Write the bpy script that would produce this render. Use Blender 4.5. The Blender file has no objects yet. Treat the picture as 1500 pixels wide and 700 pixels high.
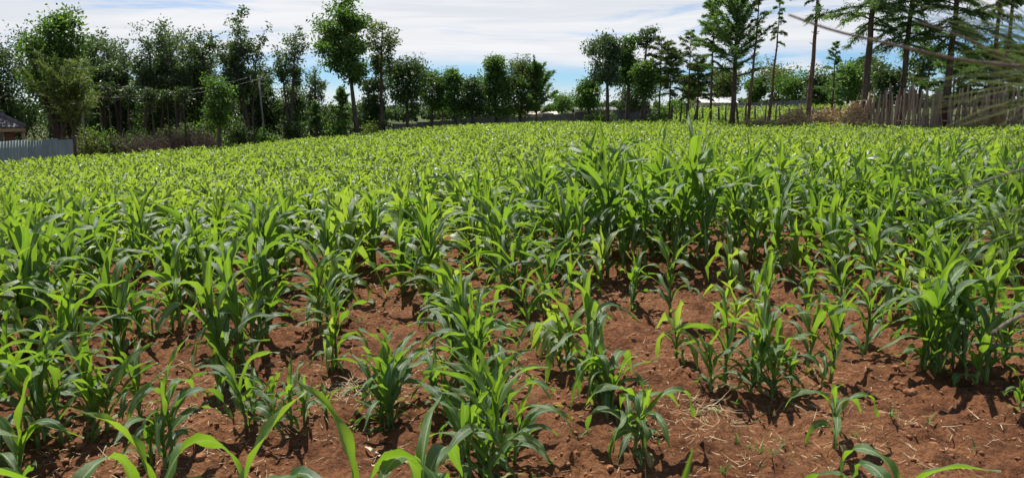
import bpy, math, random
import numpy as np
from mathutils import Vector, Euler

R = math.radians
scene = bpy.context.scene
col = scene.collection

# ------------------------------------------------------------------ camera, sky, sun, exposure
EYE = 1.62
F_PX = 1133.0                 # focal length in pixels of the 1500 px wide photograph
PITCH = math.atan((350 - 155) / F_PX)
cam = bpy.data.cameras.new('camera')
cam.sensor_width = 36.0
cam.lens = 36.0 * F_PX / 1500.0
cam.clip_start = 0.05
cam.clip_end = 5000
cam.dof.use_dof = True
cam.dof.focus_distance = 6.0
cam.dof.aperture_fstop = 8.2
cam_ob = bpy.data.objects.new('camera', cam)
cam_ob.location = (0, 0, EYE)
cam_ob.rotation_euler = (math.pi / 2 - PITCH, 0, 0)
col.objects.link(cam_ob)
scene.camera = cam_ob

SUN_EL, SUN_AZ = R(60), R(-24)          # azimuth measured from +Y towards +X (ahead, a little left)
sun = bpy.data.lights.new('sun', 'SUN')
sun.energy = 5.0
sun.angle = R(0.5)
sun.color = (1.0, 0.955, 0.88)
sun_ob = bpy.data.objects.new('sun', sun)
sd = Vector((math.sin(SUN_AZ) * math.cos(SUN_EL), math.cos(SUN_AZ) * math.cos(SUN_EL), math.sin(SUN_EL)))
sun_ob.rotation_euler = sd.to_track_quat('Z', 'Y').to_euler()
sun_ob.location = (0, 0, 50)
col.objects.link(sun_ob)

world = bpy.data.worlds.new('World')
scene.world = world
world.use_nodes = True


def build_world():
    nt = world.node_tree
    n, l = nt.nodes, nt.links
    n.clear()
    out = n.new('ShaderNodeOutputWorld')
    bg = n.new('ShaderNodeBackground')
    bg.inputs['Strength'].default_value = 0.067
    sky = n.new('ShaderNodeTexSky')
    sky.sky_type = 'NISHITA'
    sky.sun_disc = False
    sky.sun_elevation = SUN_EL
    sky.sun_rotation = SUN_AZ
    sky.altitude = 2000
    sky.air_density = 1.0
    sky.dust_density = 0.6
    sky.ozone_density = 1.5
    tc = n.new('ShaderNodeTexCoord')
    sep = n.new('ShaderNodeSeparateXYZ')
    l.new(tc.outputs['Generated'], sep.inputs[0])

    def noise(scale, detail, rough, dist=0.0, loc=(0, 0, 0)):
        mp = n.new('ShaderNodeMapping')
        mp.inputs['Scale'].default_value = scale
        mp.inputs['Location'].default_value = loc
        l.new(tc.outputs['Generated'], mp.inputs[0])
        t = n.new('ShaderNodeTexNoise')
        t.inputs['Scale'].default_value = 1.0
        t.inputs['Detail'].default_value = detail
        t.inputs['Roughness'].default_value = rough
        t.inputs['Distortion'].default_value = dist
        l.new(mp.outputs[0], t.inputs['Vector'])
        return t.outputs['Fac']

    def math_(op, a, b=None, c=None):
        m = n.new('ShaderNodeMath')
        m.operation = op
        for i, v in enumerate((a, b, c)):
            if v is None:
                continue
            if isinstance(v, (int, float)):
                m.inputs[i].default_value = v
            else:
                l.new(v, m.inputs[i])
        return m.outputs[0]

    def ramp(v, a, b, lo=0.0, hi=1.0):
        m = n.new('ShaderNodeMapRange')
        m.interpolation_type = 'SMOOTHSTEP'
        m.inputs['From Min'].default_value = a
        m.inputs['From Max'].default_value = b
        m.inputs['To Min'].default_value = lo
        m.inputs['To Max'].default_value = hi
        l.new(v, m.inputs['Value'])
        return m.outputs[0]

    z = sep.outputs['Z']
    streak = noise((3.2, 3.2, 26), 7, 0.62, 0.5)
    broad = noise((1.6, 1.6, 9), 3, 0.5, 0.0, (3.1, 0.4, 1.7))
    # the edge of the high cloud sheet: its height above the horizon wanders
    edge = math_('ADD', z, math_('MULTIPLY', math_('SUBTRACT', broad, 0.5), 0.10))
    edge = math_('ADD', edge, math_('MULTIPLY', math_('SUBTRACT', streak, 0.5), 0.035))
    edge = math_('ADD', edge, math_('MULTIPLY', sep.outputs['X'], -0.05))
    bank = ramp(edge, 0.040, 0.074)
    low = ramp(z, 0.006, 0.034, 0.7, 0.0)            # pale band along the skyline
    gaps = ramp(streak, 0.36, 0.50, 0.42, 1.0)        # thin blue rifts in the sheet
    high = ramp(z, 0.14, 0.45, 1.0, 0.15)
    cover = math_('MULTIPLY', math_('MULTIPLY', bank, gaps), high)
    cover = math_('MAXIMUM', cover, low)
    puff = noise((9, 9, 30), 6, 0.6, 0.2, (5.2, 1.1, 0.3))
    puffs = math_('MULTIPLY', ramp(puff, 0.56, 0.66), ramp(z, 0.075, 0.04))
    cover = math_('MAXIMUM', cover, math_('MULTIPLY', puffs, 0.9))
    shade = noise((2.5, 2.5, 34), 6, 0.6, 0.8, (0.5, 2.2, 4.4))
    ccol = n.new('ShaderNodeMix')
    ccol.data_type = 'RGBA'
    ccol.inputs[6].default_value = (8.2, 8.55, 9.15, 1)
    ccol.inputs[7].default_value = (9.8, 9.95, 10.2, 1)
    l.new(ramp(shade, 0.34, 0.66), ccol.inputs[0])
    # thin cloud glows where it lies near the sun
    dot = n.new('ShaderNodeVectorMath')
    dot.operation = 'DOT_PRODUCT'
    dot.inputs[1].default_value = tuple(sd)
    l.new(tc.outputs['Generated'], dot.inputs[0])
    glow = math_('ADD', 1.0, math_('MULTIPLY', ramp(dot.outputs['Value'], 0.78, 1.0), 0.9))
    gl = n.new('ShaderNodeVectorMath')
    gl.operation = 'SCALE'
    l.new(ccol.outputs[2], gl.inputs[0])
    l.new(glow, gl.inputs['Scale'])
    blue = n.new('ShaderNodeMix')
    blue.data_type = 'RGBA'
    blue.blend_type = 'MULTIPLY'
    blue.inputs[0].default_value = 1.0
    blue.inputs[7].default_value = (0.66, 0.92, 1.22, 1)
    l.new(sky.outputs[0], blue.inputs[6])
    mix = n.new('ShaderNodeMix')
    mix.data_type = 'RGBA'
    l.new(cover, mix.inputs[0])
    l.new(blue.outputs[2], mix.inputs[6])
    l.new(gl.outputs[0], mix.inputs[7])
    l.new(mix.outputs[2], bg.inputs['Color'])
    l.new(bg.outputs[0], out.inputs['Surface'])


build_world()
vs = scene.view_settings
scene.display_settings.display_device = 'sRGB'
vs.view_transform = 'Standard'
vs.look = 'None'
vs.exposure = 0.47
vs.gamma = 1.0
vs.use_curve_mapping = False
scene.render.engine = 'CYCLES'
scene.cycles.max_bounces = 8
scene.cycles.transmission_bounces = 4
scene.cycles.sample_clamp_indirect = 6.0

# ------------------------------------------------------------------ helpers: noise and terrain


def _hash(ix, iy, seed):
    h = (ix.astype(np.int64) * 374761393 + iy.astype(np.int64) * 668265263 + seed * 974634777) & 0xFFFFFFFF
    h = ((h ^ (h >> 13)) * 1274126177) & 0xFFFFFFFF
    h = h ^ (h >> 16)
    return (h & 0xFFFF) / 65535.0


def vnoise(x, y, seed=0):
    x = np.asarray(x, float)
    y = np.asarray(y, float)
    ix, iy = np.floor(x), np.floor(y)
    fx, fy = x - ix, y - iy
    fx = fx * fx * (3 - 2 * fx)
    fy = fy * fy * (3 - 2 * fy)
    a, b = _hash(ix, iy, seed), _hash(ix + 1, iy, seed)
    c, d = _hash(ix, iy + 1, seed), _hash(ix + 1, iy + 1, seed)
    return (a * (1 - fx) + b * fx) * (1 - fy) + (c * (1 - fx) + d * fx) * fy - 0.5


def fbm(x, y, octs, seed=0, rough=0.5):
    v, a = 0, 1.0
    for i in range(octs):
        v = v + a * vnoise(x * 2 ** i + 13.7 * i, y * 2 ** i - 7.1 * i, seed + i)
        a *= rough
    return v


def sstep(a, b, x):
    t = np.clip((np.asarray(x, float) - a) / (b - a), 0, 1)
    return t * t * (3 - 2 * t)


ROW_SLOPE = -0.2              # rows lean to the left as they run away
ROW_GAP = 0.70
ROW_X0 = -0.15                # the middle row, at y = 3.5


def row_coord(x, y):
    return (x - ROW_X0 - ROW_SLOPE * (y - 3.5)) / ROW_GAP


def terrain_base(x, y):
    x = np.asarray(x, float)
    y = np.asarray(y, float)
    xl = 28 * np.tanh(np.minimum(x, 0) / 28)
    xr = 30 * np.tanh(np.maximum(x, 0) / 30)
    z = sstep(2, 22, y) * (0.052 * xl + 0.013 * xr)
    z = z + 0.55 * sstep(40, 58, y) * sstep(3, 14, x)
    z = z + 0.20 * sstep(14, 42, y) * sstep(-17, -4, x)
    return z


def terrain(x, y):
    z = terrain_base(x, y)
    near = 1 - sstep(14, 26, np.hypot(x, y))
    rc = row_coord(np.asarray(x, float), np.asarray(y, float)) + 0.5 * vnoise(np.asarray(x) * 0.6, np.asarray(y) * 0.6, 5)
    z = z + near * (0.018 * np.cos(2 * math.pi * rc) + 0.055 * fbm(np.asarray(x) * 1.6, np.asarray(y) * 1.6, 2, 11))
    return z


def micro(x, y):
    near = 1 - sstep(9, 15, np.hypot(x, y))
    ridg = 0.5 - np.abs(fbm(x * 5.5, y * 5.5, 3, 31))
    z = 0.046 * fbm(x * 6.5, y * 6.5, 5, 21, 0.68) + 0.040 * (np.maximum(fbm(x * 11, y * 11, 2, 41), 0.12) - 0.12) * 2.0
    return near * (z + 0.006 * ridg)


def tz(x, y):
    return float(terrain(np.array([x]), np.array([y]))[0])


def ray(px, py):
    u, v = (px - 750) / F_PX, (350 - py) / F_PX
    cp, sp = math.cos(PITCH), math.sin(PITCH)
    return np.array([u, cp + v * sp, -sp + v * cp])


def ground_at(px, py):
    d = ray(px, py)
    t = 0.5
    while t < 200:
        p = d * t
        if EYE + p[2] <= tz(p[0], p[1]):
            break
        t += 0.02
    return p[0], p[1]


def x_at(px, y, py=155):
    d = ray(px, py)
    return d[0] / d[1] * y


def z_at(py, y, px=750):
    d = ray(px, py)
    return EYE + d[2] / d[1] * y


# ------------------------------------------------------------------ helpers: meshes and objects
class Buf:
    """Collects quads (and optional per-vertex uv and tone) for one mesh."""

    def __init__(self):
        self.v, self.f, self.uv, self.t, self.n = [], [], [], [], 0

    def add(self, verts, faces, uv=None, tone=0.5):
        verts = np.asarray(verts, np.float32).reshape(-1, 3)
        k = len(verts)
        self.v.append(verts)
        self.f.append(np.asarray(faces, np.int64).reshape(-1, 4) + self.n)
        self.uv.append(np.zeros((k, 2), np.float32) if uv is None else np.asarray(uv, np.float32))
        self.t.append(np.full(k, tone, np.float32) if np.isscalar(tone) else np.asarray(tone, np.float32))
        self.n += k

    def mesh(self, name, mat=None, smooth=True):
        v = np.concatenate(self.v)
        f = np.concatenate(self.f)
        uv = np.concatenate(self.uv)
        t = np.concatenate(self.t)
        me = bpy.data.meshes.new(name)
        me.vertices.add(len(v))
        me.vertices.foreach_set('co', v.ravel())
        me.loops.add(f.size)
        me.loops.foreach_set('vertex_index', f.ravel().astype(np.int32))
        me.polygons.add(len(f))
        me.polygons.foreach_set('loop_start', (np.arange(len(f)) * 4).astype(np.int32))
        me.polygons.foreach_set('loop_total', np.full(len(f), 4, np.int32))
        me.polygons.foreach_set('use_smooth', np.full(len(f), smooth))
        ul = me.uv_layers.new(name='UVMap')
        ul.data.foreach_set('uv', uv[f.ravel()].ravel())
        at = me.attributes.new('tone', 'FLOAT', 'POINT')
        at.data.foreach_set('value', t)
        me.update(calc_edges=True)
        me.validate()
        if mat:
            me.materials.append(mat)
        return me


def obj(name, me, parent=None, loc=(0, 0, 0), rot=(0, 0, 0)):
    o = bpy.data.objects.new(name, me)
    col.objects.link(o)
    o.location = loc
    o.rotation_euler = rot
    if parent:
        o.parent = parent
    return o


def tag(o, label, cat, group=None):
    o['label'] = label
    o['category'] = cat
    if group:
        o['group'] = group
    return o


def thing(name, label, cat, loc=(0, 0, 0), rz=0.0, group=None):
    return tag(obj(name, None, None, loc, (0, 0, rz)), label, cat, group)


def tube(buf, pts, rad, k=6, tone=0.5, cap=True):
    pts = np.asarray(pts, float)
    n = len(pts)
    rad = np.full(n, rad) if np.isscalar(rad) else np.asarray(rad, float)
    if cap:                                        # rounded-off closed ends
        pts = np.concatenate([pts[:1], pts, pts[-1:]])
        rad = np.concatenate([[rad[0] * 0.02], rad, [rad[-1] * 0.02]])
        n += 2
    tan = np.gradient(pts, axis=0) if not cap else np.gradient(np.concatenate([pts[1:2] - (pts[2:3] - pts[1:2]) * 1e-3, pts[1:-1], pts[-2:-1] + (pts[-2:-1] - pts[-3:-2]) * 1e-3]), axis=0)
    tan /= np.linalg.norm(tan, axis=1)[:, None] + 1e-9
    ref = np.array([0.31, 0.95, 0.05]) if abs(tan[0][2]) > 0.7 else np.array([0, 0, 1.0])
    a = np.cross(tan, ref)
    a /= np.linalg.norm(a, axis=1)[:, None] + 1e-9
    b = np.cross(tan, a)
    ang = np.arange(k) * 2 * math.pi / k
    ring = (np.cos(ang)[None, :, None] * a[:, None] + np.sin(ang)[None, :, None] * b[:, None]) * rad[:, None, None]
    v = (pts[:, None] + ring).reshape(-1, 3)
    i = np.arange(n - 1)[:, None] * k
    j = np.arange(k)[None]
    j2 = (j + 1) % k
    f = np.stack([i + j, i + j2, i + k + j2, i + k + j], -1).reshape(-1, 4)
    ln = np.concatenate([[0], np.cumsum(np.linalg.norm(np.diff(pts, axis=0), axis=1))])
    uv = np.stack([np.tile(np.arange(k) / k, n), np.repeat(ln, k)], -1)
    buf.add(v, f, uv, tone)


def box(buf, c, s, rz=0.0, tone=0.5, tilt=0.0):
    x, y, z = np.array(s) / 2
    v = np.array([(sx * x, sy * y, sz * z) for sz in (-1, 1) for sy in (-1, 1) for sx in (-1, 1)], float)
    if tilt:
        ct, st = math.cos(tilt), math.sin(tilt)
        v = np.stack([v[:, 0], v[:, 1] * ct - v[:, 2] * st, v[:, 1] * st + v[:, 2] * ct], -1)
    cz, sz_ = math.cos(rz), math.sin(rz)
    v = np.stack([v[:, 0] * cz - v[:, 1] * sz_, v[:, 0] * sz_ + v[:, 1] * cz, v[:, 2]], -1) + np.array(c)
    f = [(0, 2, 3, 1), (4, 5, 7, 6), (0, 1, 5, 4), (2, 6, 7, 3), (0, 4, 6, 2), (1, 3, 7, 5)]
    buf.add(v, f, None, tone)


def unit(a):
    return a / (np.linalg.norm(a, axis=-1, keepdims=True) + 1e-9)


def leaf_quads(buf, rng, centers, dirs, length, width, tone, curl=0.15):
    """Small pointed leaves: one bent quad each (base, side, tip, side)."""
    n = len(centers)
    if n == 0:
        return
    d = unit(dirs)
    r = unit(rng.normal(size=(n, 3)))
    s = unit(np.cross(d, r))
    nn = np.cross(d, s)
    L = (length * (0.6 + 0.8 * rng.random(n)))[:, None]
    W = (width * (0.6 + 0.8 * rng.random(n)))[:, None]
    base = centers - d * L * 0.5
    tip = centers + d * L * 0.5
    mid = centers + d * L * (rng.random((n, 1)) * 0.2 - 0.1)
    c = nn * W * curl
    v = np.stack([base, mid + s * W * 0.5 + c, tip, mid - s * W * 0.5 + c], 1).reshape(-1, 3)
    f = np.arange(n * 4).reshape(-1, 4)
    buf.add(v, f, np.tile(np.array([[0.5, 0], [1, 0.5], [0.5, 1], [0, 0.5]]), (n, 1)), np.repeat(tone, 4))


# ------------------------------------------------------------------ materials
def new_mat(name):
    m = bpy.data.materials.new(name)
    m.use_nodes = True
    nt = m.node_tree
    nt.nodes.clear()
    out = nt.nodes.new('ShaderNodeOutputMaterial')
    return m, nt, out


class NB:
    def __init__(self, nt):
        self.nt, self.n, self.l = nt, nt.nodes, nt.links

    def put(self, sock, v):
        if hasattr(v, 'is_linked') or hasattr(v, 'links'):
            self.l.new(v, sock)
        elif isinstance(v, tuple) and len(v) == 3 and sock.type == 'RGBA':
            sock.default_value = (*v, 1)
        else:
            sock.default_value = v

    def mix(self, f, a, b, blend='MIX'):
        m = self.n.new('ShaderNodeMix')
        m.data_type = 'RGBA'
        m.blend_type = blend
        self.put(m.inputs[0], f)
        self.put(m.inputs[6], a)
        self.put(m.inputs[7], b)
        return m.outputs[2]

    def math(self, op, a, b=0.0, clamp=False):
        m = self.n.new('ShaderNodeMath')
        m.operation = op
        m.use_clamp = clamp
        self.put(m.inputs[0], a)
        self.put(m.inputs[1], b)
        return m.outputs[0]

    def rng(self, v, a, b, lo=0.0, hi=1.0):
        m = self.n.new('ShaderNodeMapRange')
        m.interpolation_type = 'SMOOTHSTEP'
        for i, x in enumerate((v, a, b, lo, hi)):
            self.put(m.inputs[i], x)
        return m.outputs[0]

    def noise(self, scale, detail=4, rough=0.55, vec=None, dist=0.0):
        t = self.n.new('ShaderNodeTexNoise')
        t.inputs['Scale'].default_value = scale
        t.inputs['Detail'].default_value = detail
        t.inputs['Roughness'].default_value = rough
        t.inputs['Distortion'].default_value = dist
        self.l.new(vec if vec is not None else self.obj(), t.inputs['Vector'])
        return t.outputs['Fac']

    def obj(self):
        return self.n.new('ShaderNodeTexCoord').outputs['Object']

    def pos(self):
        return self.n.new('ShaderNodeNewGeometry').outputs['Position']

    def attr(self, name):
        a = self.n.new('ShaderNodeAttribute')
        a.attribute_name = name
        return a.outputs['Fac']

    def rand(self):
        return self.n.new('ShaderNodeObjectInfo').outputs['Random']

    def bump(self, h, strength, dist=0.01):
        b = self.n.new('ShaderNodeBump')
        b.inputs['Strength'].default_value = strength
        b.inputs['Distance'].default_value = dist
        self.l.new(h, b.inputs['Height'])
        return b.outputs[0]

    def pbsdf(self, colr, rough, normal=None, spec=0.5):
        p = self.n.new('ShaderNodeBsdfPrincipled')
        self.put(p.inputs['Base Color'], colr)
        self.put(p.inputs['Roughness'], rough)
        p.inputs['Specular IOR Level'].default_value = spec
        if normal is not None:
            self.l.new(normal, p.inputs['Normal'])
        return p

    def mapping(self, vec, scale):
        m = self.n.new('ShaderNodeMapping')
        m.inputs['Scale'].default_value = scale
        self.l.new(vec, m.inputs[0])
        return m.outputs[0]


def maize_leaf_mat(name, dark, light, trans, tfac=0.42, rough=0.46, spec=0.62):
    m, nt, out = new_mat(name)
    b = NB(nt)
    uvn = b.n.new('ShaderNodeUVMap').outputs[0]
    sep = b.n.new('ShaderNodeSeparateXYZ')
    b.l.new(uvn, sep.inputs[0])
    u, v = sep.outputs[0], sep.outputs[1]
    tone = b.attr('tone')
    patch = b.noise(3.0, 3, 0.5, b.pos())
    t = b.math('ADD', tone, b.math('MULTIPLY', b.math('SUBTRACT', patch, 0.5), 0.7), True)
    c = b.mix(t, dark, light)
    du = b.math('ABSOLUTE', b.math('SUBTRACT', u, 0.5))
    rib = b.rng(du, 0.025, 0.075, 1.0, 0.0)
    stripes = b.math('SINE', b.math('MULTIPLY', u, 75.0))
    c = b.mix(b.math('MULTIPLY', b.math('ADD', stripes, 1.0), 0.06), c, light)
    c = b.mix(b.math('MULTIPLY', rib, 0.8), c, (0.36, 0.46, 0.22))
    spots = b.noise(40.0, 3, 0.6, b.pos())
    c = b.mix(b.rng(spots, 0.62, 0.72, 0.0, 0.6), c, (0.26, 0.24, 0.07))
    c = b.mix(b.rng(b.noise(2.2, 2, 0.5, b.pos()), 0.58, 0.75, 0.0, 0.45), c, (0.17, 0.21, 0.03))
    tip = b.rng(v, 0.90, 1.0, 0.0, 0.55)
    c = b.mix(b.math('MULTIPLY', tip, b.rng(patch, 0.45, 0.6)), c, (0.30, 0.24, 0.09))
    wav = b.noise(30.0, 2, 0.5, b.mapping(uvn, (6.0, 1.0, 1.0)))
    h = b.math('ADD', b.math('MULTIPLY', stripes, 0.25), b.math('ADD', wav, b.math('MULTIPLY', rib, -1.5)))
    nrm = b.bump(h, 0.35, 0.004)
    p = b.pbsdf(c, b.math('ADD', b.math('MULTIPLY', patch, 0.2), rough - 0.1), nrm, spec)
    tr = b.n.new('ShaderNodeBsdfTranslucent')
    b.l.new(b.mix(b.math('MULTIPLY', rib, 0.7), b.mix(t, trans[0], trans[1]), (0.3, 0.42, 0.1)), tr.inputs[0])
    mx = b.n.new('ShaderNodeMixShader')
    mx.inputs[0].default_value = tfac
    b.l.new(p.outputs[0], mx.inputs[1])
    b.l.new(tr.outputs[0], mx.inputs[2])
    b.l.new(mx.outputs[0], out.inputs[0])
    return m


def tree_leaf_mat(name, dark, light, tfac=0.3, rough=0.5, tr_gain=1.6):
    m, nt, out = new_mat(name)
    b = NB(nt)
    tone = b.attr('tone')
    c = b.mix(tone, dark, light)
    p = b.pbsdf(c, rough, None, 0.4)
    tr = b.n.new('ShaderNodeBsdfTranslucent')
    b.l.new(b.mix(1.0, c, (tr_gain * 1.15, tr_gain * 1.25, tr_gain * 0.6), 'MULTIPLY'), tr.inputs[0])
    mx = b.n.new('ShaderNodeMixShader')
    mx.inputs[0].default_value = tfac
    b.l.new(p.outputs[0], mx.inputs[1])
    b.l.new(tr.outputs[0], mx.inputs[2])
    b.l.new(mx.outputs[0], out.inputs[0])
    return m


def bark_mat(name, dark, light, scale=6.0, stretch=0.25):
    m, nt, out = new_mat(name)
    b = NB(nt)
    vec = b.mapping(b.pos(), (1, 1, stretch))
    n1 = b.noise(scale, 5, 0.65, vec)
    n2 = b.noise(scale * 5, 4, 0.6, vec)
    c = b.mix(b.rng(b.math('ADD', b.math('MULTIPLY', n1, 0.6), b.math('MULTIPLY', n2, 0.4)), 0.35, 0.65), dark, light)
    c = b.mix(b.math('MULTIPLY', b.attr('tone'), 0.5), c, light)
    p = b.pbsdf(c, 0.9, b.bump(n2, 0.6, 0.03), 0.2)
    b.l.new(p.outputs[0], out.inputs[0])
    return m


def plain_mat(name, a, c2, scale=4.0, rough=0.8, stretch=(1, 1, 1), spec=0.3, use_tone=0.5, metal=0.0):
    m, nt, out = new_mat(name)
    b = NB(nt)
    n1 = b.noise(scale, 6, 0.65, b.mapping(b.pos(), stretch))
    c = b.mix(b.rng(n1, 0.35, 0.68), a, c2)
    c = b.mix(b.math('MULTIPLY', b.attr('tone'), use_tone), c, c2)
    p = b.pbsdf(c, rough, b.bump(n1, 0.3, 0.02), spec)
    p.inputs['Metallic'].default_value = metal
    b.l.new(p.outputs[0], out.inputs[0])
    return m


def soil_mat():
    m, nt, out = new_mat('red_soil')
    b = NB(nt)
    pos = b.pos()
    big = b.noise(0.9, 4, 0.6, pos)
    mid = b.noise(7.0, 6, 0.65, pos)
    fine = b.noise(45.0, 6, 0.7, pos)
    grit = b.noise(170.0, 3, 0.6, pos)
    c = b.mix(b.rng(mid, 0.3, 0.7), (0.130, 0.051, 0.022), (0.33, 0.138, 0.059))
    c = b.mix(b.rng(big, 0.42, 0.62, 0.0, 0.6), c, (0.37, 0.170, 0.075))
    c = b.mix(b.rng(fine, 0.38, 0.62, 0.55, 0.0), c, (0.075, 0.030, 0.017))
    c = b.mix(b.rng(grit, 0.64, 0.72, 0.0, 0.6), c, (0.34, 0.19, 0.115))
    vor = b.n.new('ShaderNodeTexVoronoi')
    vor.inputs['Scale'].default_value = 26.0
    b.l.new(pos, vor.inputs['Vector'])
    c = b.mix(b.rng(b.noise(22.0, 4, 0.6, pos), 0.55, 0.72, 0.0, 0.6), c, (0.40, 0.20, 0.095))
    ln = b.n.new('ShaderNodeVectorMath')
    ln.operation = 'LENGTH'
    b.l.new(pos, ln.inputs[0])
    dist = b.math('ADD', ln.outputs['Value'], b.math('MULTIPLY', b.math('SUBTRACT', b.noise(0.5, 4, 0.6, pos), 0.5), 8.0))
    grass = b.mix(b.noise(0.35, 5, 0.7, pos), (0.035, 0.06, 0.015), (0.12, 0.13, 0.045))
    c = b.mix(b.rng(dist, 38.0, 46.0), c, grass)
    h = b.math('ADD', b.math('MULTIPLY', fine, 1.0), b.math('ADD', b.math('MULTIPLY', grit, 0.35), b.math('MULTIPLY', vor.outputs['Distance'], -0.5)))
    p = b.pbsdf(c, 0.93, b.bump(h, 1.0, 0.035), 0.15)
    b.l.new(p.outputs[0], out.inputs[0])
    return m


M = {}
M['soil'] = soil_mat()
M['clod'] = plain_mat('soil_clods', (0.14, 0.058, 0.027), (0.34, 0.16, 0.08), 60, 0.95, spec=0.15)
M['maize'] = maize_leaf_mat('maize_leaf', (0.036, 0.094, 0.026), (0.088, 0.180, 0.028), ((0.16, 0.34, 0.018), (0.38, 0.60, 0.03)))
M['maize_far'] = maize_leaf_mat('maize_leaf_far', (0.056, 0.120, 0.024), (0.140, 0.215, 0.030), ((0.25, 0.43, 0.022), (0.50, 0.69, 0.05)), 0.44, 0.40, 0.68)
M['maize_dry'] = maize_leaf_mat('maize_leaf_dry', (0.20, 0.19, 0.05), (0.36, 0.27, 0.13), ((0.40, 0.36, 0.06), (0.5, 0.38, 0.15)), 0.3, 0.6)
M['stalk'] = plain_mat('maize_stalk', (0.06, 0.13, 0.03), (0.16, 0.25, 0.07), 12, 0.5, (1, 1, 0.3), 0.4)
M['straw'] = plain_mat('dry_straw', (0.30, 0.20, 0.10), (0.54, 0.42, 0.25), 9, 0.75)
M['husk'] = plain_mat('dry_leaf', (0.42, 0.28, 0.16), (0.66, 0.52, 0.34), 14, 0.7)
M['weed'] = tree_leaf_mat('weed_leaf', (0.05, 0.13, 0.02), (0.14, 0.26, 0.04), 0.3)
M['leaf_dark'] = tree_leaf_mat('dark_foliage', (0.025, 0.052, 0.015), (0.100, 0.150, 0.038), 0.30, 0.42)
M['leaf_grey'] = tree_leaf_mat('grey_green_foliage', (0.039, 0.072, 0.031), (0.137, 0.189, 0.091), 0.36, 0.42)
M['leaf_mid'] = tree_leaf_mat('mid_green_foliage', (0.036, 0.085, 0.017), (0.133, 0.217, 0.041), 0.45, 0.45)
M['leaf_olive'] = tree_leaf_mat('olive_foliage', (0.051, 0.078, 0.021), (0.152, 0.197, 0.053), 0.42, 0.5)
M['leaf_cypress'] = tree_leaf_mat('cypress_foliage', (0.041, 0.093, 0.028), (0.161, 0.252, 0.063), 0.45, 0.55)
M['leaf_bright'] = tree_leaf_mat('bright_foliage', (0.06, 0.12, 0.02), (0.17, 0.26, 0.05), 0.32, 0.5)
M['bark'] = bark_mat('grey_brown_bark', (0.035, 0.026, 0.020), (0.13, 0.10, 0.075))
M['bark_pale'] = bark_mat('pale_bark', (0.10, 0.085, 0.068), (0.26, 0.23, 0.19))
M['bark_red'] = bark_mat('reddish_bark', (0.050, 0.030, 0.022), (0.19, 0.115, 0.080), 9)
M['stake'] = bark_mat('weathered_stakes', (0.12, 0.082, 0.058), (0.42, 0.315, 0.22), 5, 0.12)
M['post'] = bark_mat('dark_posts', (0.04, 0.035, 0.03), (0.13, 0.11, 0.09), 6)
M['sheet_green'] = plain_mat('pale_green_sheet', (0.20, 0.235, 0.205), (0.33, 0.365, 0.33), 0.9, 0.85, (2, 2, 0.4), 0.15)
M['sheet_grey'] = plain_mat('weathered_grey_sheet', (0.11, 0.095, 0.09), (0.235, 0.21, 0.20), 1.5, 0.6, (2, 2, 0.4), 0.35)
M['roof_pale'] = plain_mat('pale_roof_sheet', (0.55, 0.52, 0.48), (0.78, 0.76, 0.72), 1.0, 0.5)
M['roof_tan'] = plain_mat('tan_roof_sheet', (0.45, 0.38, 0.28), (0.66, 0.58, 0.44), 1.0, 0.6)
M['roof_dark'] = plain_mat('dark_roof_sheet', (0.13, 0.12, 0.12), (0.22, 0.2, 0.2), 1.0, 0.6)
M['tile'] = plain_mat('grey_roof_tiles', (0.085, 0.080, 0.088), (0.17, 0.155, 0.16), 5.0, 0.7)
M['timber'] = plain_mat('eave_timber', (0.25, 0.17, 0.09), (0.40, 0.29, 0.16), 5.0, 0.7)
M['brick'] = plain_mat('red_brick_wall', (0.10, 0.050, 0.036), (0.17, 0.09, 0.065), 6.0, 0.85)
M['wall_cream'] = plain_mat('cream_plaster', (0.42, 0.38, 0.29), (0.60, 0.55, 0.42), 2.0, 0.85)
M['glass'] = plain_mat('dark_window_glass', (0.02, 0.025, 0.03), (0.04, 0.045, 0.05), 2.0, 0.1, spec=0.6)
M['brush'] = plain_mat('dry_brush', (0.25, 0.165, 0.080), (0.52, 0.39, 0.21), 7.0, 0.85, use_tone=0.7)
M['brush_grey'] = plain_mat('grey_dead_twigs', (0.06, 0.045, 0.036), (0.19, 0.145, 0.11), 7.0, 0.9, use_tone=0.6)
M['wire'] = plain_mat('pale_wire', (0.26, 0.26, 0.26), (0.4, 0.4, 0.4), 2.0, 0.45)
M['pole'] = plain_mat('pale_pole', (0.15, 0.14, 0.13), (0.26, 0.245, 0.23), 3.0, 0.8, (3, 3, 0.4))
M['twig'] = bark_mat('brown_twig', (0.14, 0.115, 0.09), (0.32, 0.27, 0.21), 40)
M['needle'] = tree_leaf_mat('grey_green_needles', (0.075, 0.105, 0.030), (0.26, 0.30, 0.11), 0.35)

# ------------------------------------------------------------------ the ground
def graded(lo_far, lo, hi, hi_far, step, grow=1.13):
    core = np.arange(lo, hi + step * 0.5, step)

    def run(dist):
        out, s, a = [], step, 0.0
        while a < dist:
            s *= grow
            a += s
            out.append(a)
        return np.array(out)
    return np.concatenate([(lo - run(lo - lo_far))[::-1], core, hi + run(hi_far - hi)])


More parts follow.
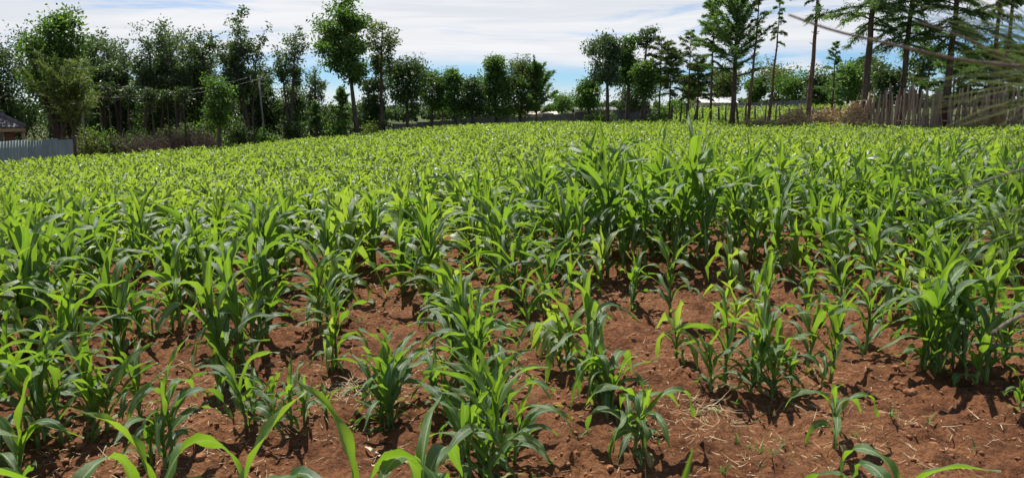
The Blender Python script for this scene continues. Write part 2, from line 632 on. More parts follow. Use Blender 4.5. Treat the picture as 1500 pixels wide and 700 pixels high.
gx = graded(-1500, -4.4, 4.8, 1500, 0.022)
gy = graded(-60, 2.2, 8.2, 2600, 0.022)
GX, GY = np.meshgrid(gx, gy)
GZ = terrain(GX, GY) + micro(GX, GY)
gb = Buf()
nx, ny = len(gx), len(gy)
ii = (np.arange(ny - 1)[:, None] * nx + np.arange(nx - 1)[None])
gb.add(np.stack([GX, GY, GZ], -1).reshape(-1, 3), np.stack([ii, ii + 1, ii + nx + 1, ii + nx], -1).reshape(-1, 4))
ground = obj('ground', gb.mesh('ground', M['soil']))
ground['kind'] = 'structure'
ground['label'] = 'red brown tilled soil of the maize field'


def gz(x, y):
    x, y = np.array([x], float), np.array([y], float)
    return float((terrain(x, y) + micro(x, y))[0])


# ------------------------------------------------------------------ maize
def leaf_arrays(rng, L, W, e0, bend, side, roll, n, m, wave, fold0=0.9, fold1=0.22, knee=0.5):
    s = np.linspace(0, 1, n + 1)
    th = np.maximum(e0 - bend * sstep(knee - 0.38, knee + 0.42, s), -1.5)
    ps = side * s ** 1.5
    T = np.stack([np.cos(th) * np.cos(ps), np.cos(th) * np.sin(ps), np.sin(th)], -1)
    C = np.concatenate([[np.zeros(3)], np.cumsum((T[:-1] + T[1:]) * 0.5 * L / n, axis=0)])
    S0 = np.stack([-np.sin(ps), np.cos(ps), 0 * ps], -1)
    N0 = np.cross(T, S0)
    rl = roll * s
    S = S0 * np.cos(rl)[:, None] + N0 * np.sin(rl)[:, None]
    N = np.cross(T, S)
    w = W * (0.5 + 0.5 * sstep(0, 0.35, s)) * (np.clip(1 - s ** 2.4, 0, 1) ** 0.85) + 0.0015
    fold = fold1 + (fold0 - fold1) * (1 - sstep(0, 0.4, s)) + 0.25 * sstep(0.75, 1, s)
    t = np.linspace(-1, 1, m + 1)
    k1, k2 = rng.uniform(1.5, 3.5, 2)
    p1, p2 = rng.uniform(0, 6.28, 2)
    wv = np.where(t[None] < 0, np.sin(6.28 * k1 * s[:, None] + p1), np.sin(6.28 * k2 * s[:, None] + p2)) * wave * W * t[None] ** 2
    wv = wv * sstep(0.05, 0.3, s)[:, None]
    half = w[:, None] * 0.5
    P = C[:, None] + S[:, None] * (t[None] * half * np.cos(fold)[:, None])[..., None] + N[:, None] * (np.abs(t)[None] * half * np.sin(fold)[:, None] + wv)[..., None]
    v = P.reshape(-1, 3)
    i = np.arange(n)[:, None] * (m + 1) + np.arange(m)[None]
    f = np.stack([i, i + 1, i + m + 2, i + m + 1], -1).reshape(-1, 4)
    uv = np.stack([np.tile((t + 1) / 2, n + 1), np.repeat(s, m + 1)], -1)
    return v, f, uv


CLASSES = {
    # stalk height, leaves, longest leaf, leaf width
    'small': (0.23, 8, 0.37, 0.048),
    'medium': (0.44, 10, 0.52, 0.060),
    'low': (0.17, 8, 0.33, 0.050),
    'arched': (0.40, 9, 0.56, 0.066),
    'tall': (0.78, 11, 0.68, 0.070),
}


def gen_plant(rng, cls, n=13, m=4, leaf_scale=1.0, nl=None):
    """Returns (stalk points, radii, [(attach, azimuth, verts, faces, uv, tone)], top height)."""
    H, nleaf, LL, WW = CLASSES[cls]
    H = H * rng.uniform(0.9, 1.1)
    if nl:
        nleaf = nl
    lean = rng.normal(0, 0.05, 2)
    k = 5
    hz = np.linspace(0, 1, k + 1)
    pts = np.stack([lean[0] * H * hz ** 2, lean[1] * H * hz ** 2, hz * H], -1)
    r0 = {'small': 0.010, 'low': 0.009, 'arched': 0.014, 'medium': 0.0135, 'tall': 0.017}[cls]
    rad = r0 * (1.1 - 0.5 * hz)
    phi0 = rng.uniform(0, 6.28)
    leaves, top = [], H
    for i in range(nleaf):
        t = i / (nleaf - 1)
        z = H * (0.10 + 0.9 * t ** 0.85)
        att = np.array([np.interp(z / H, hz, pts[:, 0]), np.interp(z / H, hz, pts[:, 1]), z])
        az = phi0 + math.pi * i + rng.normal(0, 0.38)
        L = LL * (0.55 + 0.6 * math.sin(math.pi * min(1, 0.12 + 0.72 * t))) * rng.uniform(0.85, 1.12)
        if t < 0.2:
            L *= 0.7
        W = WW * (0.65 + 0.45 * math.sin(math.pi * (0.15 + 0.6 * t))) * rng.uniform(0.88, 1.12) * leaf_scale
        e0 = R(np.interp(t, [0, 0.5, 0.8, 1], [52, 67, 76, 85])) + rng.normal(0, 0.12)
        bend = np.interp(t, [0, 0.5, 0.8, 1], [2.0, 2.2, 1.6, 0.4]) * rng.uniform(0.45, 1.2)
        knee = rng.uniform(0.42, 0.66)
        if cls in ('arched', 'low'):
            e0 = R(np.interp(t, [0, 0.6, 1], [48, 62, 72])) + rng.normal(0, 0.1)
            bend = rng.uniform(1.9, 2.7) if t < 0.93 else 0.8
            knee = rng.uniform(0.36, 0.56)
        side = rng.normal(0, 0.35)
        roll = rng.normal(0, 0.7)
        f0, f1 = (1.15, 0.75) if t > 0.88 else (0.95, 0.2)
        v, f, uv = leaf_arrays(rng, L, W, e0, bend, side, roll, n, m, rng.uniform(0.10, 0.32), f0, f1, knee)
        v[:, 0] += np.interp(z / H, hz, rad) * 0.7
        tone = float(np.clip(0.12 + 0.62 * t ** 1.6 + rng.normal(0, 0.13), 0, 1))
        leaves.append((att, az, v, f, uv, tone))
        top = max(top, float(z + v[:, 2].max()))
    return pts, rad, leaves, top


prng = np.random.default_rng(7)
PROTOS = {}
for cls, cnt in (('small', 9), ('arched', 8), ('medium', 14), ('tall', 10)):
    PROTOS[cls] = []
    for i in range(cnt):
        pts, rad, leaves, top = gen_plant(prng, cls)
        sb = Buf()
        tube(sb, pts, rad, 8, 0.3)
        parts = []
        for (att, az, v, f, uv, tone) in leaves:
            lb = Buf()
            lb.add(v, f, uv, tone)
            dry = len(parts) == 0 and prng.random() < 0.35
            parts.append((att, az, lb.mesh('leaf', M['maize_dry' if dry else 'maize'])))
        PROTOS[cls].append((sb.mesh('stalk', M['stalk']), parts, top))

MADE = {}


def place_maize(x, y, h, label, group, rz, rng, cls=None, tilt=(0.0, 0.0)):
    """First use of a kind builds it with its parts; later uses copy the thing and each of its parts."""
    if cls is None:
        cls = 'small' if h < 0.55 else ('medium' if h < 0.98 else 'tall')
    k = int(rng.integers(len(PROTOS[cls])))
    stalk, parts, top = PROTOS[cls][k]
    key = (cls, k)
    z = gz(x, y) - 0.012
    if key not in MADE:
        root = thing('maize_plant', label, 'maize plant', group=group)
        obj('stalk', stalk, root)
        for att, az, me in parts:
            obj('leaf', me, root, att, (0, 0, az))
        MADE[key] = root
        kids = list(root.children)
    else:
        src = MADE[key]
        root = src.copy()
        col.objects.link(root)
        tag(root, label, 'maize plant', group)
        kids = []
        for ch in src.children:
            c = ch.copy()
            col.objects.link(c)
            c.parent = root
            kids.append(c)
    for c in kids:
        if c.name.startswith('leaf'):
            e = c.rotation_euler
            c.rotation_euler = (float(rng.normal(0, 0.05)), float(rng.normal(0, 0.10)), e[2] + float(rng.normal(0, 0.16)))
            c.scale = [float(rng.uniform(0.9, 1.08))] * 3
    s = h / top
    w = s ** 0.75
    root.location = (x, y, z)
    root.rotation_euler = (tilt[0], tilt[1], rz)
    root.scale = (w, w, s)
    return root


hand = [
    # base px, base py, top py, label  (pixels of the photograph: where the plant stands on the soil)
    (1222, 663, 552, 'small pale maize plant with drooping leaves, alone on bare soil in the lower right'),
    (1312, -2.5, 622, 'small maize plant cut by the bottom edge, in front of the lone drooping plant'),
    (1492, 612, 535, 'tiny maize seedling by the right edge on open red soil'),
    (1041, 577, 470, 'thin maize plant behind the straw heap, leftmost of its clump'),
    (1062, 570, 430, 'broad leaved maize plant behind the straw heap, second stem of the clump'),
    (1112, 570, 425, 'maize plant in the clump behind the straw heap, third stem'),
    (1134, 572, 440, 'shorter maize plant at the right end of the clump behind the straw heap'),
    (1181, 552, 425, 'slim maize plant just right of the clump behind the straw heap'),
    (1216, 560, 415, 'dark stalked maize plant right behind the lone drooping plant'),
    (1348, 549, 345, 'tall broad leaved maize plant, left stem of the big clump at right'),
    (1376, 545, 318, 'tallest maize plant of the big clump at right with a wide pale leaf'),
    (1412, 542, 350, 'dark maize plant in the middle of the big clump at right'),
    (1442, 567, 352, 'upright bright leaved maize plant at the front of the big clump at right'),
    (1468, 535, 380, 'maize plant at the right end of the big clump by the picture edge'),
    (929, 678, 545, 'pale twin maize plant in the bottom centre right, its left stem'),
    (944, 670, 538, 'pale twin maize plant in the bottom centre right, its right stem'),
    (878, 594, 478, 'medium maize plant behind the pale twins, left of its pair'),
    (897, 600, 462, 'medium maize plant behind the pale twins, right of its pair'),
    (690, 702, 545, 'big bright maize plant at the front of the central row, left stem'),
    (716, 722, 500, 'big bright maize plant at the very front of the central row'),
    (742, 700, 530, 'bright maize plant at the front of the central row, right stem'),
    (700, 655, 485, 'tall leafy maize plant second in the central row'),
    (728, 640, 492, 'tall maize plant second in the central row, right stem'),
    (690, 600, 440, 'leafy maize plant third in the central row'),
    (712, 590, 425, 'upright maize plant third in the central row, right stem'),
    (676, 548, 395, 'maize plant fourth in the central row'),
    (668, 505, 370, 'maize plant fifth in the central row'),
    (640, 614, 512, 'slim maize plant left of the central row with thin stalk'),
    (652, 607, 520, 'slim maize plant touching the left side of the central row'),
    (558, 614, 486, 'maize plant at centre left, left stem of the group of three'),
    (573, 618, 478, 'maize plant at centre left, front stem of the group of three'),
    (571, 600, 470, 'maize plant at centre left, rear stem of the group of three'),
    (480, 611, 560, 'tiny yellowish maize seedling between two taller plants at lower left'),
    (427, 628, 520, 'small upright maize plant with folded leaf at lower left'),
    (396, 610, 520, 'small maize plant just behind the folded leaf plant'),
    (362, 634, 500, 'thin maize plant with upright grey leaf at lower left'),
    (318, 592, 495, 'maize plant with spreading leaves behind the thin grey leaf plant'),
    (255, 672, 512, 'maize plant with two wide arching leaves at lower left'),
    (206, 620, 505, 'maize plant with pale curled leaf at lower left'),
    (158, 640, 515, 'bright maize plant beside the pale curled leaf at lower left'),
    (132, 612, 470, 'dark maize plant behind the bright one at lower left'),
    (90, 655, 480, 'broad maize plant near the left edge with glossy leaves'),
    (40, 640, 450, 'tall maize plant near the left edge with a wide folded leaf'),
    (8, 690, 470, 'maize plant cut by the left edge in the lower corner'),
    (85, -2.25, 588, 'maize plant in the bottom left corner with glossy arching leaves'),
    (205, -2.25, 585, 'maize plant at the bottom edge with a long arching bright leaf'),
    (362, -2.15, 590, 'maize plant at the bottom edge with broad dark glossy leaves'),
    (500, -2.2, 590, 'maize plant at the bottom edge beside the dry husk strips'),
    (600, -2.3, 612, 'maize plant at the bottom edge between the husk strips and the central row'),
    (590, 432, 300, 'big leafy maize plant at mid left with leaves fanned like a feather'),
    (604, 420, 312, 'upright maize plant right behind the feathery one'),
    (470, 492, 352, 'tall pointed maize plant standing alone on soil left of centre'),
    (480, 480, 385, 'maize plant close behind the tall pointed one'),
    (378, 470, 398, 'small maize plant with pale hanging leaves left of the pointed one'),
    (982, 472, 335, 'maize plant with curled grey leaves in front of the tall stand'),
    (925, 455, 360, 'maize plant at the foot of the tall stand'),
    (800, 470, 345, 'broad maize plant right of the central row on bare soil'),
    (838, 452, 352, 'maize plant on bare soil in front of the tall stand'),
    (775, 492, 380, 'maize plant with drooping leaves beside the central row'),
    (1003, 398, 186, 'tallest maize plant of the field with leaf tips above the far canopy'),
    (985, 402, 225, 'dark tall maize plant left of the tallest one'),
    (1020, 392, 222, 'dark tall maize plant right of the tallest one'),
    (890, 408, 218, 'tall bright maize plant in the middle of the tall stand'),
    (872, 400, 228, 'tall maize plant left of the bright one in the tall stand'),
    (912, 404, 234, 'tall maize plant right of the bright one in the tall stand'),
    (945, 398, 236, 'tall maize plant between the bright one and the tallest one'),
    (850, 396, 240, 'tall maize plant at the left side of the tall stand'),
    (1132, 372, 205, 'tall maize plant with a high curved leaf right of the tallest one'),
    (1120, 380, 245, 'maize plant leaning against the high curved leaf plant'),
    (1212, 405, 275, 'dark maize plant with hanging leaves right of the tall stand'),
    (1228, 395, 285, 'maize plant behind the dark hanging leaves'),
    (1105, 445, 350, 'maize plant in front of the high curved leaf plant'),
    (1180, 470, 365, 'maize plant with arched leaves left of the bare soil patch'),
    (270, 450, 318, 'tall maize plant at left with a pointed upright leaf'),
    (250, 445, 325, 'dense maize plant left of the pointed upright leaf'),
    (296, 440, 300, 'tall bright maize plant right of the pointed upright leaf'),
    (322, 432, 322, 'broad maize plant at the right side of the left clump'),
    (180, 505, 395, 'leafy maize plant at left with upright bright leaves'),
    (205, 498, 405, 'maize plant right beside the upright bright leaves at left'),
]

rng = np.random.default_rng(21)
ARCH = set()
COMP = []
SPOTS = []                    # every plant of the field: x, y, height, hand label or None
for px, py, top, lab in hand:
    if py < 0:                    # stands below the bottom edge: its distance is given instead
        y = -py
        x = x_at(px, y, top)
    else:
        x, y = ground_at(px, py)
    h = z_at(top, y, px) - tz(x, y)
    big = 1.12 if h > 1.0 else 1.02
    SPOTS.append((x, y, max(0.2, h * big), lab))
    if y < 2.7 or 'drooping leaves' in lab or 'twin' in lab or 'arching' in lab:
        ARCH.add(lab)
# the tall leaf whose blurred tip rises at the bottom edge, right below the camera
for x, y, h, lab in list(SPOTS):
    if 3.1 < y < 7.0 and not any(w in lab for w in ('alone', 'tiny', 'seedling', 'slim', 'thin')):
        for q in range(int(rng.integers(0, 3))):
            a, d = rng.uniform(0, 6.28), rng.uniform(0.06, 0.15)
            COMP.append((x + d * math.cos(a) * 0.8, y + d * math.sin(a), h * rng.uniform(0.5, 0.92)))
hx, hy = np.array([s[0] for s in SPOTS]), np.array([s[1] for s in SPOTS])

# field outline on the ground
EDGE = [(-34, 22), (-20.5, 26.5), (-14.0, 35.5), (-8, 45.5), (0, 47.5), (6.6, 47), (11, 42.5), (14.2, 38.5), (17.5, 35), (22, 33), (34, 30)]
ex = np.array([p[0] for p in EDGE])
ey = np.array([p[1] for p in EDGE])


def in_field(x, y):
    return y < np.interp(x, ex, ey)


def height_at(x, y):
    h = 0.72 + 0.10 * vnoise(np.array([x * 0.35]), np.array([y * 0.35]), 77)[0] * 2
    h += 0.64 * math.exp(-(((x - 1.3) / 1.7) ** 2 + ((y - 8.3) / 1.5) ** 2))
    h += 0.30 * float(sstep(2.0, 5.0, x) * sstep(5.2, 7.5, y) * (1 - sstep(11, 16, y)))
    h += 0.10 * float(sstep(-0.5, -3, x) * (1 - sstep(9, 13, y)))
    h -= 0.27 * float(max(sstep(10.5, 14.5, y), sstep(7.0, 9.5, y) * sstep(-0.6, -2.2, x)))
    return h


auto = []
ymax = 50
r0, r1 = -75, 75
for r in range(r0, r1):
    y = 2.1 + rng.uniform(0, 0.3)
    while y < ymax:
        far = y > 11 or (y > 8.6 and ROW_X0 + ROW_GAP * r + ROW_SLOPE * (y - 3.5) < -1.5)
        stand = ((ROW_X0 + ROW_GAP * r + ROW_SLOPE * (y - 3.5) - 1.3) / 1.7) ** 2 + ((y - 8.3) / 1.5) ** 2 < 1
        step = (0.16 if stand else 0.27 if not far else 0.09) * rng.uniform(0.7, 1.35)
        y += step
        x = ROW_X0 + ROW_GAP * r + ROW_SLOPE * (y - 3.5) + rng.normal(0, 0.075 if not far else 0.17)
        yy = y + rng.normal(0, 0.05)
        if abs(x) > 0.78 * yy + 2.0 or not in_field(x, yy):
            continue
        if yy < 4.3 and x > -1.45:          # the sparse front: only the plants placed one by one
            continue
        if yy < (2.5 if x < -1.45 else 3.1):
            continue
        gap = vnoise(np.array([x * 0.9]), np.array([yy * 0.9]), 91)[0]
        if yy < 7.2 and x > -1.6 and gap > (0.0 if yy < 5.2 else 0.15):
            continue
        if yy < 8.6 and -1.4 < x < 3.4 and gap > 0.20 and not stand:
            continue
        if np.min((hx - x) ** 2 + (hy - yy) ** 2) < (0.22 if yy > 7 else 0.30) ** 2:
            continue
        n = 1 if rng.random() < (0.6 if x > -1.3 else 0.25) else 2
        for q in range(n):
            a, b_ = x + rng.normal(0, 0.05) * q, yy + rng.normal(0, 0.05) * q
            hh = height_at(a, b_) * rng.uniform(0.62, 1.22)
            if yy < 6 and x > -1.5:
                hh *= rng.uniform(0.55, 0.95)
            auto.append((a, b_, hh))

# the largest in view become single plants, the rest is the mass of the field
def seen(x, y):
    return y > 1 and abs(x / y) < 0.66 / math.cos(PITCH) * 1.03


order = sorted([a for a in auto if seen(a[0], a[1])], key=lambda a: -a[2] / a[1])
n_single = 296 - len(SPOTS) - len(COMP)
single = order[:n_single]
sset = set(id(a) for a in single)
mass = [a for a in auto if id(a) not in sset]

ORD = ['first', 'second', 'third', 'fourth', 'fifth', 'sixth', 'seventh', 'eighth', 'ninth', 'tenth', 'eleventh', 'twelfth', 'thirteenth',
       'fourteenth', 'fifteenth', 'sixteenth', 'seventeenth', 'eighteenth', 'nineteenth', 'twentieth', 'twenty-first', 'twenty-second',
       'twenty-third', 'twenty-fourth', 'twenty-fifth', 'twenty-sixth', 'twenty-seventh', 'twenty-eighth', 'twenty-ninth', 'thirtieth']
allp = [(x, y, h, lab) for x, y, h, lab in SPOTS] + [(x, y, h, None) for x, y, h in COMP + single]
rows = {}
for p in allp:
    rows.setdefault(int(round(float(row_coord(p[0], p[1])))), []).append(p)
GROUP = 'maize plants in the field'
for r in sorted(rows):
    rows[r].sort(key=lambda p: p[1])
    for k, (x, y, h, lab) in enumerate(rows[r]):
        if lab is None:
            size = 'shin-high' if h < 0.45 else 'knee-high' if h < 0.66 else 'thigh-high' if h < 0.9 else 'waist-high' if h < 1.12 else 'chest-high'
            if r == 0:
                rn = 'central row'
            else:
                rn = '%s row %s the central row' % (ORD[abs(r) - 1], 'right of' if r > 0 else 'left of')
            lab = '%s maize plant, %s from the front in the %s' % (size, ORD[k] if k < 30 else str(k + 1) + 'th', rn)
        place_maize(x, y, h, lab, GROUP, float(rng.uniform(0, 6.28)), rng, 'arched' if lab in ARCH else None, tilt=(float(rng.normal(0, 0.05)), float(rng.normal(0, 0.05))))

# the mass of plants beyond, one object
def variants(n_leaf_seg, m, cnt, seed, cls, nl):
    g = np.random.default_rng(seed)
    out = []
    for i in range(cnt):
        pts, rad, leaves, top = gen_plant(g, cls, n_leaf_seg, m, 1.3, nl)
        b = Buf()
        tube(b, pts[::2], rad[::2], 4, 0.3, False)
        for (att, az, v, f, uv, tone) in leaves:
            c, s = math.cos(az), math.sin(az)
            v = np.stack([v[:, 0] * c - v[:, 1] * s, v[:, 0] * s + v[:, 1] * c, v[:, 2]], -1) + att
            b.add(v, f, uv, tone)
        out.append((np.concatenate(b.v), np.concatenate(b.f), np.concatenate(b.uv), np.concatenate(b.t), top))
    return out


LOD = {'near': variants(8, 2, 16, 3, 'medium', 9), 'mid': variants(6, 2, 16, 4, 'medium', 9), 'far': variants(4, 2, 20, 5, 'low', 7), 'midshort': variants(5, 2, 20, 6, 'low', 8)}


def mass_buf(plants, seed, gain=1.0):
    g = np.random.default_rng(seed)
    b = Buf()
    for x, y, h in plants:
        lod = LOD[('near' if y < 14 else 'mid') if h > 0.62 else ('midshort' if y < 24 else 'far')]
        v, f, uv, t, top = lod[int(g.integers(len(lod)))]
        s = h / top * gain
        w = s ** 0.8 * (0.76 if h < 0.62 else 1.0)
        a = g.uniform(0, 6.28)
        c, si = math.cos(a), math.sin(a)
        P = np.stack([(v[:, 0] * c - v[:, 1] * si) * w + x, (v[:, 0] * si + v[:, 1] * c) * w + y, v[:, 2] * s], -1)
        P[:, 2] += tz(x, y)
        b.add(P, f, uv, np.clip(t + g.normal(0, 0.12), 0, 1))
    return b


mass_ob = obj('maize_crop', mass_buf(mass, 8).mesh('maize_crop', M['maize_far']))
mass_ob['kind'] = 'stuff'
tag(mass_ob, 'bright green canopy of young maize filling the field behind the front plants', 'maize crop')

# a second strip of maize beyond the wire fence
g = np.random.default_rng(5)
strip = []
for i in range(900):
    y = g.uniform(44, 57)
    x = g.uniform(9.5, 27)
    if x < x_at(985, y) or x > x_at(1250, y) or y < np.interp(x, ex, ey) + 3.5:
        continue
    strip.append((x, y, g.uniform(0.55, 0.9)))
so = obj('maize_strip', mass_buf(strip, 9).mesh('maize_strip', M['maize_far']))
so['kind'] = 'stuff'
tag(so, 'strip of taller maize beyond the wire fence posts below the grey sheet fence', 'maize crop')

# ------------------------------------------------------------------ soil clods, straw, weeds
def clods():
    g = np.random.default_rng(12)
    b = Buf()
    cube = np.array([(sx, sy, sz) for sz in (-1, 1) for sy in (-1, 1) for sx in (-1, 1)], float)
    # a rounded lump: subdivided cube
    k = 4
    lin = np.linspace(-1, 1, k)
    V, Fq = [], []
    for ax in range(3):
        for sgn in (-1, 1):
            A, B = np.meshgrid(lin, lin)
            P = np.zeros((k, k, 3))
            P[..., ax] = sgn
            P[..., (ax + 1) % 3] = A * sgn
            P[..., (ax + 2) % 3] = B
            o = sum(len(q) for q in V)
            V.append(P.reshape(-1, 3))
            i = np.arange(k - 1)[:, None] * k + np.arange(k - 1)[None] + o
            Fq.append(np.stack([i, i + 1, i + k + 1, i + k], -1).reshape(-1, 4))
    V = unit(np.concatenate(V))
    Fq = np.concatenate(Fq)
    n = 6000
    for i in range(n):
        y = 2.6 + 8.0 * g.random() ** 1.3
        x = g.uniform(-0.74, 0.74) * y
        if fbm(np.array([x * 1.4]), np.array([y * 1.4]), 2, 61)[0] < g.normal(-0.02, 0.12):
            continue
        s = 0.004 + 0.011 * g.random() ** 2 + (0.018 * g.random() ** 2 if g.random() < 0.12 else 0)
        nz = 1 + 0.5 * vnoise(V[:, 0] * 1.7 + i * 3.1 + V[:, 2], V[:, 1] * 1.7 - i * 1.7 + V[:, 2] * 1.3, 3) * 1.6
        P = V * nz[:, None] * s * g.uniform(0.7, 1.3, 3)
        a = g.uniform(0, 6.28)
        P = np.stack([P[:, 0] * math.cos(a) - P[:, 1] * math.sin(a), P[:, 0] * math.sin(a) + P[:, 1] * math.cos(a), P[:, 2] * 0.75], -1)
        b.add(P + np.array([x, y, gz(x, y) + s * 0.25]), Fq, None, g.random())
    o = obj('soil_clods', b.mesh('soil_clods', M['clod']))
    o['kind'] = 'stuff'
    tag(o, 'small crumbs and clods of red earth scattered over the soil', 'soil clods')


clods()


def blade(b, g, x, y, z, L, w, az, pitch, curve=0.0, tone=0.5, k=3):
    s = np.linspace(0, 1, k + 1)
    e = pitch - curve * s
    T = np.stack([np.cos(e) * math.cos(az), np.cos(e) * math.sin(az), np.sin(e)], -1)
    C = np.concatenate([[np.zeros(3)], np.cumsum(T[:-1] * L / k, axis=0)]) + np.array([x, y, z])
    S = np.array([-math.sin(az), math.cos(az), g.normal(0, 0.3)])
    ww = (w * (1 - s * 0.75) * 0.5)[:, None]
    v = np.stack([C + S * ww, C - S * ww], 1).reshape(-1, 3)
    i = np.arange(k) * 2
    b.add(v, np.stack([i, i + 1, i + 3, i + 2], -1), None, tone)


def litter():
    g = np.random.default_rng(14)
    b = Buf()
    cnt = 0
    while cnt < 4200:
        y = 2.6 + 7.5 * g.random() ** 1.2
        x = g.uniform(-0.72, 0.72) * y
        d = fbm(np.array([x * 1.1]), np.array([y * 1.1]), 2, 71)[0]
        if d < g.normal(0.06, 0.16):
            continue
        cnt += 1
        blade(b, g, x, y, gz(x, y) + 0.004 + 0.01 * g.random(), 0.02 + 0.10 * g.random() ** 2, 0.0022 + 0.003 * g.random(),
              g.uniform(0, 6.28), g.normal(0, 0.15), g.normal(0, 0.5), g.random())
    o = obj('straw_litter', b.mesh('straw_litter', M['straw']))
    o['kind'] = 'stuff'
    tag(o, 'loose bits of dry straw and stubble lying on the red soil', 'straw litter')


litter()


def weeds():
    g = np.random.default_rng(15)
    b = Buf()
    for i in range(420):
        y = 2.7 + 6.5 * g.random() ** 1.2
        x = g.uniform(-0.72, 0.72) * y
        if vnoise(np.array([x * 0.8]), np.array([y * 0.8]), 81)[0] < -0.05:
            continue
        z = gz(x, y)
        s = g.uniform(0.5, 1.3)
        for q in range(int(g.integers(3, 9))):
            blade(b, g, x + g.normal(0, 0.008), y + g.normal(0, 0.008), z, s * g.uniform(0.025, 0.075), s * g.uniform(0.004, 0.011),
                  g.uniform(0, 6.28), g.uniform(0.3, 1.4), g.uniform(0, 1.3), g.random())
    o = obj('small_weeds', b.mesh('small_weeds', M['weed']))
    o['kind'] = 'stuff'
    tag(o, 'tiny green weeds sprouting between the maize plants', 'weeds')


weeds()


def straw_heap(px, py, r, n, label, seed):
    g = np.random.default_rng(seed)
    x0, y0 = ground_at(px, py)
    b = Buf()
    for i in range(n):
        a, d = g.uniform(0, 6.28), r * abs(g.normal(0, 0.5))
        x, y = x0 + math.cos(a) * d * 1.4, y0 + math.sin(a) * d
        blade(b, g, x, y, gz(x, y) + 0.004 + max(0, 0.05 * (1 - d / r)) * g.random(), g.uniform(0.05, 0.17), g.uniform(0.002, 0.005),
              g.uniform(0, 6.28), g.normal(0.05, 0.2), g.normal(0.1, 0.4), g.random())
    tag(obj('straw_heap', b.mesh('straw_heap', M['straw'])), label, 'straw heap', 'heaps of dry straw on the soil')['kind'] = 'stuff'


straw_heap(1035, 605, 0.22, 95, 'flat heap of pale straw on bare soil left of the lone drooping plant', 3)
straw_heap(520, 575, 0.26, 120, 'thin scatter heap of straw left of the group of three plants', 4)
# straw_heap(870, 470, 0.22, 170, 'low straw heap on the soil before the tall stand', 5)


def husk(px, py, az, L, w, label, seed):
    g = np.random.default_rng(seed)
    x, y = ground_at(px, py)
    b = Buf()
    v, f, uv = leaf_arrays(g, L, w, 0.12, 0.22, 0.3, 0.5, 10, 3, 0.2, 0.3, 0.2)
    b.add(v, f, uv, g.random())
    tag(obj('dry_husk', b.mesh('dry_husk', M['husk']), None, (x, y, gz(x, y) + 0.012), (0, 0, az)), label, 'dry husk', 'dry husk strips')


husk(552, 672, -0.6, 0.17, 0.022, 'long cream husk strip, upper of the crossed pieces at the bottom', 1)
husk(545, 690, 0.1, 0.20, 0.018, 'cream husk strip lying level below the crossed pieces', 2)
husk(535, 662, -0.9, 0.12, 0.016, 'short cream husk strip pointing at the central row', 3)

# ------------------------------------------------------------------ trees
def tree_root(name, label, cat, x, y, group=None):
    return thing(name, label, cat, (x, y, tz(x, y)), 0, group)


